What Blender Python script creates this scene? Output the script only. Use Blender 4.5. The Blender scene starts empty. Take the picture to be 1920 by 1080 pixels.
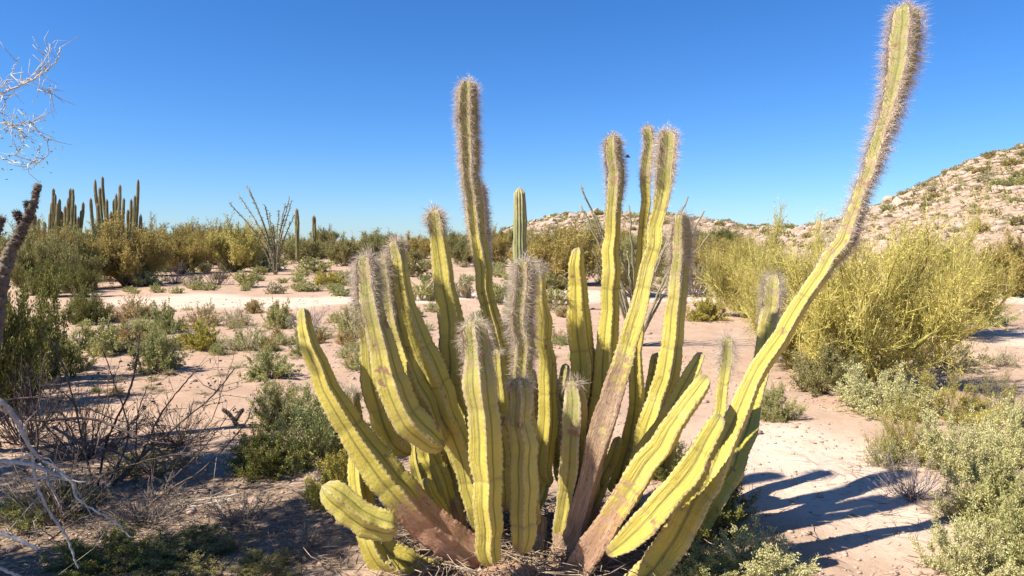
import bpy, math, random
import numpy as np
from mathutils import Vector, noise

rng = np.random.default_rng(11)
R_ = random.Random(5)
rad = math.radians

# ------------------------------------------------------------------ camera
FPX = 1300.0            # focal length in photograph pixels (1920 wide)
PITCH = rad(3.96)
EYE = 1.55
sc = bpy.context.scene
COL = sc.collection
cam_d = bpy.data.cameras.new('camera')
cam_d.sensor_width = 36
cam_d.lens = 36 * FPX / 1920
cam_d.clip_start = 0.05
cam_d.clip_end = 6000
cam = bpy.data.objects.new('camera', cam_d)
COL.objects.link(cam)
cam.location = (0, 0, EYE)
cam.rotation_euler = (rad(90) - PITCH, 0, 0)
sc.camera = cam

# ------------------------------------------------------------------ sky, sun, exposure
SUN_EL = 47.0
SUN_AZ = 25.0           # light travels towards +X, turned this much towards +Y
w = bpy.data.worlds.new('World')
sc.world = w
w.use_nodes = True
nt = w.node_tree
bg = nt.nodes['Background']
sky = nt.nodes.new('ShaderNodeTexSky')
sky.sky_type = 'NISHITA'
sky.sun_disc = False
sky.sun_elevation = rad(SUN_EL)
sky.sun_rotation = rad(270 - SUN_AZ)
sky.altitude = 300
sky.air_density = 1.0
sky.dust_density = 0.15
sky.ozone_density = 2.2
tint = nt.nodes.new('ShaderNodeMix'); tint.data_type = 'RGBA'; tint.blend_type = 'MULTIPLY'
tint.inputs[0].default_value = 1
tint.inputs[7].default_value = (0.66, 0.90, 1.30, 1)
nt.links.new(sky.outputs[0], tint.inputs[6]); hs = nt.nodes.new('ShaderNodeHueSaturation'); hs.inputs['Saturation'].default_value = 1.11
nt.links.new(tint.outputs[2], hs.inputs['Color']); nt.links.new(hs.outputs[0], bg.inputs[0])
bg.inputs[1].default_value = 0.062
sun_d = bpy.data.lights.new('sun', 'SUN')
sun_d.energy = 5.0
sun_d.angle = rad(0.5)
sun_d.color = (1.0, 0.93, 0.82)
sun = bpy.data.objects.new('sun', sun_d)
COL.objects.link(sun)
ldir = Vector((math.cos(rad(SUN_EL)) * math.cos(rad(SUN_AZ)), math.cos(rad(SUN_EL)) * math.sin(rad(SUN_AZ)), -math.sin(rad(SUN_EL))))
sun.rotation_euler = ldir.to_track_quat('-Z', 'Y').to_euler()
sun.location = (-20, -4, 24)
sc.view_settings.view_transform = 'Standard'
sc.view_settings.look = 'None'
sc.view_settings.exposure = 1.04
sc.view_settings.gamma = 1
sc.view_settings.use_curve_mapping = False
sc.cycles.max_bounces = 6
sc.cycles.diffuse_bounces = 3
sc.cycles.transparent_max_bounces = 6

# ------------------------------------------------------------------ terrain height
def smooth(a, b, x):
    t = min(1, max(0, (x - a) / (b - a)))
    return t * t * (3 - 2 * t)

PX = [-60, 12, 24, 30, 37, 44, 51, 60, 66, 90, 130, 220, 400]
PZ = [0, 0, .2, .4, 1.3, 4.0, 7.4, 11.7, 13.4, 18, 21, 9, 4]
def height(x, y):
    r = math.hypot(x, y)
    h = 0.0
    h += 0.05 * noise.noise((x * 0.45, y * 0.45, 3.1)) * smooth(1.0, 6, r)
    h += 0.10 * noise.noise((x * 0.13, y * 0.13, 7.7)) * smooth(4, 14, r)
    if r < 40:
        h += 0.020 * noise.noise((x * 2.6, y * 2.6, 1.0)) + 0.006 * noise.noise((x * 7.0, y * 7.0, 5.0))
    if r > 25:
        h += 0.35 * noise.noise((x * 0.03, y * 0.03, 0.4)) * smooth(25, 60, r)
    if y > 20:
        # right hill
        hz = float(np.interp(x * 90.0 / max(y, 60), PX, PZ))
        f = smooth(34, 92, y) * (1 - 0.75 * smooth(110, 260, y))
        ro = noise.fractal((x * 0.11, y * 0.11, 2.0), 0.9, 2.1, 4) * 0.75 + noise.noise((x * .5, y * .5, 9)) * 0.18
        h += hz * f + ro * min(1.0, hz * 0.25) * f
        # low rocky hill in the middle
        g = math.exp(-abs((x - 16) / 20.0) ** 3.4) * smooth(48, 108, y) * (1 - 0.9 * smooth(118, 180, y))
        h += g * (4.9 + 1.5 * noise.fractal((x * 0.1 + 40, y * 0.05, 2.0), 0.9, 2.1, 3))
    return h

def ray(px, py):
    dx = (px - 960) / FPX
    dz = (540 - py) / FPX
    return Vector((dx, math.cos(PITCH) + dz * math.sin(PITCH), -math.sin(PITCH) + dz * math.cos(PITCH)))

def at(px, py, Y):
    d = ray(px, py)
    return Vector((0, 0, EYE)) + d * (Y / d.y)

def ground_at(px, py):
    d = ray(px, py)
    t = 1.0
    while t < 300:
        p = Vector((0, 0, EYE)) + d * t
        if p.z <= height(p.x, p.y):
            return Vector((p.x, p.y, height(p.x, p.y)))
        t *= 1.006
    p = Vector((0, 0, EYE)) + d * 110
    return Vector((p.x, p.y, height(p.x, p.y)))

# ------------------------------------------------------------------ mesh helpers
def mesh_np(name, V, F, attrs=None, smooth_sh=False, mat_idx=None):
    V = np.asarray(V, dtype=np.float32)
    F = np.asarray(F, dtype=np.int32)
    me = bpy.data.meshes.new(name)
    k = F.shape[1]
    me.vertices.add(len(V)); me.vertices.foreach_set('co', V.ravel())
    me.loops.add(F.size); me.loops.foreach_set('vertex_index', F.ravel())
    me.polygons.add(len(F))
    me.polygons.foreach_set('loop_start', np.arange(0, F.size, k, dtype=np.int32))
    me.polygons.foreach_set('loop_total', np.full(len(F), k, dtype=np.int32))
    if smooth_sh:
        me.polygons.foreach_set('use_smooth', np.ones(len(F), dtype=bool))
    if attrs:
        for kname, arr in attrs.items():
            arr = np.asarray(arr, dtype=np.float32)
            if arr.ndim == 1:
                a = me.attributes.new(kname, 'FLOAT', 'POINT'); a.data.foreach_set('value', arr)
            else:
                a = me.attributes.new(kname, 'FLOAT_VECTOR', 'POINT'); a.data.foreach_set('vector', arr.ravel())
    me.update(calc_edges=True)
    me.validate()
    return me

def link(name, me, mat=None, parent=None, kind=None):
    o = bpy.data.objects.new(name, me)
    COL.objects.link(o)
    if mat is not None and me is not None and not me.materials:
        me.materials.append(mat)
    if parent: o.parent = parent
    if kind: o['kind'] = kind
    return o

def thing(name, label, cat, loc=(0, 0, 0), rz=0, group=None):
    o = bpy.data.objects.new(name, None)
    COL.objects.link(o)
    o.empty_display_size = 0.1
    o.location = loc; o.rotation_euler = (0, 0, rz)
    o['label'] = label; o['category'] = cat
    if group: o['group'] = group
    return o

class MB:
    """collects triangles with a per-vertex random value"""
    def __init__(s): s.V = []; s.F = []; s.A = []; s.n = 0
    def add(s, V, F, a):
        V = np.asarray(V, float).reshape(-1, 3); F = np.asarray(F, int).reshape(-1, 3)
        s.V.append(V); s.F.append(F + s.n); s.A.append(np.broadcast_to(np.asarray(a, float), (len(V),)).copy()); s.n += len(V)
    def mesh(s, name, sm=False):
        return mesh_np(name, np.vstack(s.V), np.vstack(s.F), {'rnd': np.concatenate(s.A)}, sm)

def norm(a):
    return a / np.maximum(1e-9, np.linalg.norm(a, axis=-1, keepdims=True))

def rdir(n, r=rng):
    return norm(r.normal(size=(n, 3)))

def leaves(mb, P, D, L, W, r=rng, a=None):
    """one two-triangle leaf at each point P pointing along D, slightly folded"""
    n = len(P)
    if n == 0: return
    L = np.broadcast_to(L, (n,)) * r.uniform(.65, 1.3, n)
    W = np.broadcast_to(W, (n,)) * r.uniform(.7, 1.25, n)
    D = norm(D)
    S = norm(np.cross(D, rdir(n, r)))
    N = np.cross(S, D)
    mid = P + D * (L * .5)[:, None]
    V = np.stack([P, mid + S * (W / 2)[:, None] + N * (W * .18)[:, None], P + D * L[:, None], mid - S * (W / 2)[:, None] + N * (W * .18)[:, None]], 1).reshape(-1, 3)
    i = np.arange(n)[:, None] * 4
    F = np.concatenate([i + np.array([[0, 1, 2]]), i + np.array([[0, 2, 3]])], 1).reshape(-1, 3)
    aa = r.uniform(0, 1, n) if a is None else a
    mb.add(V, F, np.repeat(aa, 4))

def spikes(mb, P, D, L, W, r=rng, a=None, curl=0.0):
    """thin bristles, one long triangle pair each"""
    n = len(P)
    if n == 0: return
    L = np.broadcast_to(L, (n,)); W = np.broadcast_to(W, (n,))
    D = norm(D)
    S = norm(np.cross(D, rdir(n, r)))
    C = rdir(n, r) * curl
    m = P + D * (L * .55)[:, None]
    tip = P + D * L[:, None] + C * L[:, None]
    V = np.stack([P - S * (W / 2)[:, None], P + S * (W / 2)[:, None], m + S * (W * .38)[:, None], m - S * (W * .38)[:, None], tip], 1).reshape(-1, 3)
    i = np.arange(n)[:, None] * 5
    F = np.concatenate([i + np.array([[0, 1, 2]]), i + np.array([[0, 2, 3]]), i + np.array([[3, 2, 4]])], 1).reshape(-1, 3)
    aa = r.uniform(0, 1, n) if a is None else a
    mb.add(V, F, np.repeat(aa, 5))

def tube(mb, P, Rr, seg=4, a=None):
    """tapered tube along polyline"""
    P = np.asarray(P, float); n = len(P)
    Rr = np.broadcast_to(np.asarray(Rr, float), (n,))
    T = norm(np.gradient(P, axis=0))
    ref = np.array([0.13, 0.31, 0.94]) if abs(T[0][2]) < .9 else np.array([1., .1, 0])
    S = norm(np.cross(T, ref)); B = np.cross(T, S)
    th = np.arange(seg) * 2 * math.pi / seg
    V = P[:, None, :] + (S[:, None, :] * np.cos(th)[None, :, None] + B[:, None, :] * np.sin(th)[None, :, None]) * Rr[:, None, None]
    V = V.reshape(-1, 3)
    F = []
    for i in range(n - 1):
        for j in range(seg):
            p, q = i * seg + j, i * seg + (j + 1) % seg
            F.append((p, q, q + seg)); F.append((p, q + seg, p + seg))
    F += [(0, k + 1, k) for k in range(1, seg - 1)]
    e = (n - 1) * seg
    F += [(e, e + k, e + k + 1) for k in range(1, seg - 1)]
    mb.add(V, F, rng.uniform() if a is None else a)

def spline(P, m):
    """Catmull-Rom through control rows, m samples per span"""
    P = np.asarray(P, float)
    Q = np.vstack([2 * P[0] - P[1], P, 2 * P[-1] - P[-2]])
    out = []
    for i in range(1, len(Q) - 2):
        t = np.linspace(0, 1, m, endpoint=False)[:, None]
        a, b, c, d = Q[i - 1], Q[i], Q[i + 1], Q[i + 2]
        out.append(.5 * ((2 * b) + (-a + c) * t + (2 * a - 5 * b + 4 * c - d) * t * t + (-a + 3 * b - 3 * c + d) * t ** 3))
    out.append(P[-1:])
    return np.vstack(out)

# ------------------------------------------------------------------ materials
def new_mat(name, rough=.8, spec=.2):
    m = bpy.data.materials.new(name); m.use_nodes = True
    b = m.node_tree.nodes['Principled BSDF']
    b.inputs['Roughness'].default_value = rough
    b.inputs['Specular IOR Level'].default_value = spec
    return m, m.node_tree, b

def N(nt, t, **k):
    n = nt.nodes.new(t)
    for a, b in k.items(): setattr(n, a, b)
    return n

def math_n(nt, op, a, b=None, c=None, clamp=False):
    n = N(nt, 'ShaderNodeMath', operation=op, use_clamp=clamp)
    for i, v in enumerate((a, b, c)):
        if v is None: continue
        if isinstance(v, (int, float)): n.inputs[i].default_value = v
        else: nt.links.new(v, n.inputs[i])
    return n.outputs[0]

def mix(nt, f, a, b, mode='MIX'):
    n = N(nt, 'ShaderNodeMix', data_type='RGBA', blend_type=mode)
    if isinstance(f, (int, float)): n.inputs[0].default_value = f
    else: nt.links.new(f, n.inputs[0])
    for i, v in ((6, a), (7, b)):
        if isinstance(v, tuple): n.inputs[i].default_value = (*v[:3], 1)
        else: nt.links.new(v, n.inputs[i])
    return n.outputs[2]

def attr(nt, name, vec=False):
    n = N(nt, 'ShaderNodeAttribute', attribute_name=name)
    return n.outputs['Vector'] if vec else n.outputs['Fac']

def noise_n(nt, scale, detail=4, rough=.6, vec=None):
    n = N(nt, 'ShaderNodeTexNoise')
    n.inputs['Scale'].default_value = scale; n.inputs['Detail'].default_value = detail; n.inputs['Roughness'].default_value = rough
    if vec is not None: nt.links.new(vec, n.inputs['Vector'])
    return n.outputs['Fac']

def ramp(nt, f, lo, hi):
    n = N(nt, 'ShaderNodeMapRange', clamp=True)
    n.inputs[1].default_value = lo; n.inputs[2].default_value = hi
    nt.links.new(f, n.inputs[0])
    return n.outputs[0]

def bump(nt, b, h, strength, dist):
    n = N(nt, 'ShaderNodeBump'); n.inputs['Strength'].default_value = strength; n.inputs['Distance'].default_value = dist
    nt.links.new(h, n.inputs['Height']); nt.links.new(n.outputs[0], b.inputs['Normal'])
    return n

def leaf_mat(name, c1, c2, c3=None, trans=.25):
    """leaf colour differs from leaf to leaf (c1..c2) with a few of the third colour"""
    m, nt, b = new_mat(name, .62, .25)
    r = attr(nt, 'rnd')
    oi = N(nt, 'ShaderNodeObjectInfo')
    col = mix(nt, r, c1, c2)
    if c3: col = mix(nt, math_n(nt, 'GREATER_THAN', r, .86), col, c3)
    tc = N(nt, 'ShaderNodeTexCoord')
    big = noise_n(nt, 1.7, 2, .5, tc.outputs['Object'])
    v = math_n(nt, 'ADD', math_n(nt, 'MULTIPLY', big, .7), math_n(nt, 'MULTIPLY', oi.outputs['Random'], .25))
    v = math_n(nt, 'ADD', v, .54)
    hsv = N(nt, 'ShaderNodeHueSaturation'); nt.links.new(v, hsv.inputs['Value']); nt.links.new(col, hsv.inputs['Color'])
    nt.links.new(hsv.outputs[0], b.inputs['Base Color'])
    tr = N(nt, 'ShaderNodeBsdfTranslucent'); nt.links.new(hsv.outputs[0], tr.inputs[0])
    mx = N(nt, 'ShaderNodeMixShader'); mx.inputs[0].default_value = trans
    nt.links.new(b.outputs[0], mx.inputs[1]); nt.links.new(tr.outputs[0], mx.inputs[2])
    nt.links.new(mx.outputs[0], nt.nodes['Material Output'].inputs[0])
    return m

def wood_mat(name, c1, c2, sc_=30, bmp=.4):
    m, nt, b = new_mat(name, .85, .1)
    tc = N(nt, 'ShaderNodeTexCoord')
    n1 = noise_n(nt, sc_, 5, .65, tc.outputs['Object'])
    f = math_n(nt, 'ADD', ramp(nt, n1, .3, .7), math_n(nt, 'MULTIPLY', math_n(nt, 'SUBTRACT', attr(nt, 'rnd'), .5), .5), clamp=True)
    nt.links.new(mix(nt, f, c1, c2), b.inputs['Base Color'])
    bump(nt, b, n1, bmp, .01)
    return m

M = {}
M['bursage'] = leaf_mat('grey_green_leaf', (.31, .31, .10), (.51, .48, .20), (.40, .34, .15))
M['brittle'] = leaf_mat('pale_grey_leaf', (.44, .42, .17), (.69, .64, .36), (.38, .35, .10))
M['yelgreen'] = leaf_mat('yellow_green_leaf', (.32, .29, .035), (.50, .43, .08), (.50, .36, .12))
M['green'] = leaf_mat('mid_green_leaf', (.28, .31, .10), (.48, .47, .19), (.42, .37, .16))
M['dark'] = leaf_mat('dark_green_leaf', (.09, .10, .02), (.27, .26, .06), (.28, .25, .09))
M['olive'] = leaf_mat('olive_leaf', (.19, .18, .06), (.33, .30, .10), (.33, .25, .12))
M['palo'] = leaf_mat('palo_verde_leaf', (.44, .40, .10), (.76, .65, .20), (.34, .22, .11), .3)
M['palofar'] = leaf_mat('far_palo_verde_leaf', (.30, .24, .06), (.47, .37, .11), (.40, .27, .11), .3)
M['orange'] = leaf_mat('dry_orange_leaf', (.42, .28, .10), (.50, .37, .16), (.28, .26, .09))
M['tan'] = leaf_mat('dry_tan_leaf', (.42, .36, .20), (.55, .47, .30), (.34, .33, .15))
M['twig'] = wood_mat('grey_brown_twig', (.17, .13, .10), (.34, .28, .23))
M['twigdark'] = wood_mat('dark_twig', (.07, .05, .045), (.17, .13, .11))
M['twigpurple'] = wood_mat('purple_grey_twig', (.17, .13, .13), (.33, .27, .26))
M['twiggreen'] = wood_mat('green_twig', (.28, .27, .07), (.44, .40, .13))
M['deadwood'] = wood_mat('bleached_dead_wood', (.34, .29, .23), (.66, .60, .51), 60)
M['pale'] = wood_mat('pale_grey_twig', (.46, .43, .38), (.68, .65, .60), 60)
M['litter'] = wood_mat('dry_straw_litter', (.12, .085, .06), (.52, .41, .29), 40)
M['bark'] = wood_mat('rough_tree_bark', (.10, .08, .06), (.22, .18, .15), 25, .8)
M['bird'] = wood_mat('dark_feather', (.03, .03, .035), (.06, .06, .06))
M['ocotillo'] = wood_mat('grey_green_wand', (.17, .15, .095), (.30, .27, .165), 30)
M['bristle'] = leaf_mat('grey_bristle', (.52, .43, .34), (.86, .76, .63), (.26, .18, .13), .4)

# ground
def ground_mat():
    m, nt, b = new_mat('desert_sand', .95, .05)
    tc = N(nt, 'ShaderNodeTexCoord'); O = tc.outputs['Object']
    wash = attr(nt, 'wash'); litter_shade = attr(nt, 'litter')
    n1 = noise_n(nt, .35, 5, .6, O); n2 = noise_n(nt, 3.2, 6, .62, O); n3 = noise_n(nt, 45, 4, .7, O); n4 = noise_n(nt, 14, 5, .7, O)
    base = mix(nt, ramp(nt, n1, .35, .65), (.465, .335, .235), (.39, .268, .185))
    n5 = noise_n(nt, .9, 6, .7, O)
    base = mix(nt, math_n(nt, 'MULTIPLY', ramp(nt, n5, .5, .62), .7), base, (.33, .235, .165))
    base = mix(nt, ramp(nt, n2, .46, .74), base, (.37, .235, .16))
    pale = mix(nt, ramp(nt, n2, .3, .7), (.61, .475, .37), (.53, .395, .295))
    wf = ramp(nt, math_n(nt, 'ADD', wash, math_n(nt, 'MULTIPLY', math_n(nt, 'SUBTRACT', n2, .5), .6)), .35, .65)
    base = mix(nt, wf, base, pale)
    base = mix(nt, ramp(nt, n3, .56, .76), base, mix(nt, .45, base, (.22, .15, .11)))
    base = mix(nt, ramp(nt, n4, .57, .72), base, mix(nt, .6, base, (.27, .17, .115)))
    base = mix(nt, ramp(nt, math_n(nt, 'SUBTRACT', 1, n4), .64, .85), base, mix(nt, .25, base, (.70, .58, .48)))
    lf = ramp(nt, math_n(nt, 'ADD', litter_shade, math_n(nt, 'MULTIPLY', math_n(nt, 'SUBTRACT', n4, .5), 1.1)), .4, .75)
    base = mix(nt, lf, base, mix(nt, ramp(nt, n3, .35, .65), (.15, .105, .075), (.34, .245, .17)))  # litter brown, doubling as painted shade under the cactus clump
    rock = attr(nt, 'rocky')
    v = N(nt, 'ShaderNodeTexVoronoi'); v.inputs['Scale'].default_value = .55; nt.links.new(O, v.inputs['Vector'])
    rc = mix(nt, ramp(nt, n2, .35, .65), (.48, .335, .24), (.30, .195, .13))
    rc = mix(nt, ramp(nt, noise_n(nt, .9, 5, .75, O), .47, .56), rc, (.20, .16, .08))
    rc = mix(nt, ramp(nt, v.outputs['Distance'], .25, .9), rc, mix(nt, .5, rc, (.46, .35, .27)))
    base = mix(nt, rock, base, rc)
    nt.links.new(base, b.inputs['Base Color'])
    hh = math_n(nt, 'ADD', math_n(nt, 'MULTIPLY', n4, .6), math_n(nt, 'MULTIPLY', n3, .25))
    hh = math_n(nt, 'ADD', hh, math_n(nt, 'MULTIPLY', n2, .8))
    bump(nt, b, hh, .55, .035)
    return m
M['ground'] = ground_mat()

def rock_mat():
    m, nt, b = new_mat('pale_pink_rock', .9, .15)
    tc = N(nt, 'ShaderNodeTexCoord'); O = tc.outputs['Object']
    oi = N(nt, 'ShaderNodeObjectInfo')
    n1 = noise_n(nt, 2.2, 6, .65, O)
    c = mix(nt, ramp(nt, n1, .3, .7), (.27, .18, .13), (.48, .35, .27))
    c = mix(nt, math_n(nt, 'MULTIPLY', oi.outputs['Random'], .5), c, (.50, .40, .32))
    nt.links.new(c, b.inputs['Base Color'])
    bump(nt, b, n1, .7, .1)
    return m
M['rock'] = rock_mat()

# cactus skin
def cactus_mat(name, yellow, green, tan):
    m, nt, b = new_mat(name, .6, .25)
    young = attr(nt, 'young'); crest = attr(nt, 'crest'); bark = attr(nt, 'bark'); red = attr(nt, 'red'); joint = attr(nt, 'joint'); s = attr(nt, 'arc')
    st = attr(nt, 'streak', True)
    tc = N(nt, 'ShaderNodeTexCoord'); O = tc.outputs['Object']
    n_big = noise_n(nt, 5, 4, .6, O); n_st = noise_n(nt, 9, 5, .65, st); n_fine = noise_n(nt, 70, 4, .7, O); n_mid = noise_n(nt, 22, 5, .65, O)
    c = mix(nt, ramp(nt, n_big, .3, .7), yellow, tuple(v * f for v, f in zip(yellow, (.80, .86, .75))))
    c = mix(nt, math_n(nt, 'MULTIPLY', ramp(nt, n_st, .45, .75), .55), c, tuple(v * .7 for v in yellow))
    c = mix(nt, math_n(nt, 'MULTIPLY', attr(nt, 'tone'), .55), c, tuple(v * f for v, f in zip(yellow, (.80, .90, 1.25))))
    gf = math_n(nt, 'ADD', young, math_n(nt, 'MULTIPLY', math_n(nt, 'SUBTRACT', n_mid, .5), .8), clamp=True)
    c = mix(nt, gf, c, green)
    # valleys greener with painted groove shade, crests paler; old crests are corky tan
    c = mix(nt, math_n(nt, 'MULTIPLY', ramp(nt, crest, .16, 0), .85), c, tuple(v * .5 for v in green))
    c = mix(nt, math_n(nt, 'MULTIPLY', ramp(nt, crest, .72, 1.0), math_n(nt, 'ADD', math_n(nt, 'MULTIPLY', young, .75), .32)), c, tan)
    # rows of areoles: dark dots on the crests
    fr = math_n(nt, 'FRACT', math_n(nt, 'MULTIPLY', s, 1 / .03))
    dot = math_n(nt, 'MULTIPLY', math_n(nt, 'LESS_THAN', math_n(nt, 'ABSOLUTE', math_n(nt, 'SUBTRACT', fr, .5)), .20), ramp(nt, crest, .90, .98))
    c = mix(nt, math_n(nt, 'MULTIPLY', dot, math_n(nt, 'MULTIPLY', ramp(nt, n_big, .35, .6), .6)), c, (.10, .075, .05))
    pk = math_n(nt, 'MULTIPLY', ramp(nt, n_mid, .48, .62), math_n(nt, 'MULTIPLY', young, .6))
    c = mix(nt, pk, c, (.40, .27, .19))
    # dust and corky sunburn on the old skin
    c = mix(nt, math_n(nt, 'MULTIPLY', ramp(nt, noise_n(nt, 7, 6, .7, O), .54, .70), .4), c, (.60, .48, .20))
    c = mix(nt, math_n(nt, 'MULTIPLY', ramp(nt, noise_n(nt, 30, 3, .6, st), .60, .70), .5), c, (.34, .24, .09))
    # scars and corky speckle
    c = mix(nt, math_n(nt, 'MULTIPLY', ramp(nt, n_fine, .66, .76), .6), c, (.30, .22, .11))
    c = mix(nt, ramp(nt, noise_n(nt, 13, 3, .5, O), .66, .72), c, (.27, .16, .09))
    c = mix(nt, math_n(nt, 'MULTIPLY', joint, .7), c, (.24, .20, .07))
    bf = ramp(nt, math_n(nt, 'ADD', bark, math_n(nt, 'MULTIPLY', math_n(nt, 'SUBTRACT', n_mid, .5), .9)), .42, .58)
    bc = mix(nt, ramp(nt, n_st, .35, .65), (.56, .40, .26), (.31, .195, .115))
    bc = mix(nt, red, bc, mix(nt, ramp(nt, n_mid, .35, .7), (.50, .24, .13), (.66, .42, .27)))
    bc = mix(nt, ramp(nt, n_fine, .58, .70), bc, (.20, .12, .08))
    crack = noise_n(nt, 26, 4, .7, st)
    bc = mix(nt, ramp(nt, crack, .56, .66), bc, (.15, .09, .06))
    bc = mix(nt, ramp(nt, noise_n(nt, 8, 4, .7, O), .58, .68), bc, (.50, .42, .17))
    c = mix(nt, bf, c, bc)
    nt.links.new(c, b.inputs['Base Color'])
    hh = math_n(nt, 'ADD', math_n(nt, 'MULTIPLY', n_fine, .3), math_n(nt, 'MULTIPLY', n_st, .8))
    hh = math_n(nt, 'ADD', hh, math_n(nt, 'MULTIPLY', math_n(nt, 'MULTIPLY', bf, math_n(nt, 'ADD', n_mid, math_n(nt, 'MULTIPLY', crack, -1.2))), 2.2))
    bump(nt, b, hh, .6, .022)
    return m
M['senita'] = cactus_mat('yellow_green_cactus_skin', (.60, .47, .085), (.28, .27, .09), (.50, .40, .26))
M['senita2'] = M['senita']
M['farcactus'] = cactus_mat('distant_cactus_skin', (.24, .21, .08), (.20, .165, .085), (.26, .20, .13))
M['saguaro'] = cactus_mat('saguaro_skin', (.33, .32, .12), (.34, .32, .14), (.42, .37, .20))

# ------------------------------------------------------------------ ground
def build_ground():
    rs = [0.25]
    while rs[-1] < 2600:
        rs.append(rs[-1] * (1.0145 if rs[-1] < 200 else 1.06))
    ths = list(np.arange(-52, 52.01, .42)) + list(np.arange(58, 302, 6.0))
    ths = np.radians(ths)
    nr, nth = len(rs), len(ths)
    V = np.zeros((nr * nth + 1, 3)); wash = np.zeros(nr * nth + 1); litter_shade = np.zeros_like(wash); rk = np.zeros_like(wash)
    k = 0
    for r in rs:
        for t in ths:
            x = r * math.sin(t); y = r * math.cos(t)
            V[k] = (x, y, height(x, y) if r < 900 else 0)
            n = noise.noise((x * .12, y * .12, 8.8))
            # dry wash crossing the middle distance, and the sandy opening on the right
            c = 18.2 + 1.4 * math.sin(x * .12 + .6) + 3.2 * n + 1.2 * noise.noise((x * .5, y * .5, 1.8))
            wv = 1 - abs(y - c) / (2.6 + n)
            wv *= smooth(-13, -7, x) 
            p2 = 1 - math.hypot((x - 2.1) / 1.5, (y - 4.6) / 2.8)
            p3 = 1 - math.hypot((x - 9.5) / 4, (y - 10.8) / 2.2)
            wash[k] = max(0, min(1, max(wv * 1.5, p2 * .9, p3 * 1.2)))
            l1 = 1 - math.hypot((x + 2.5) / 3.0, (y - 3.6) / 1.8)
            l2 = 1 - math.hypot((x - .05) / 1.15, (y - 3.6) / .85)  # litter at the cactus foot, also painting in the dark gaps between stems
            l3 = 1 - math.hypot((x - 2.6) / .6, (y - 3.9) / .5)
            litter_shade[k] = max(0, min(1, max(l1 * 1.4, l2 * 2.4, l3 * .9)))
            rk[k] = smooth(38, 52, y) * (smooth(8, 22, x) if y < 60 else 1)
            k += 1
    V[k] = (0, 0, height(0, 0))
    F = []
    for i in range(nr - 1):
        a = i * nth
        for j in range(nth):
            j2 = (j + 1) % nth
            F.append((a + j, a + nth + j, a + nth + j2, a + j2))
    me = mesh_np('ground', V, F, {'wash': wash, 'litter': litter_shade, 'rocky': rk}, True)
    return link('ground', me, M['ground'], kind='structure')
build_ground()

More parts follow.
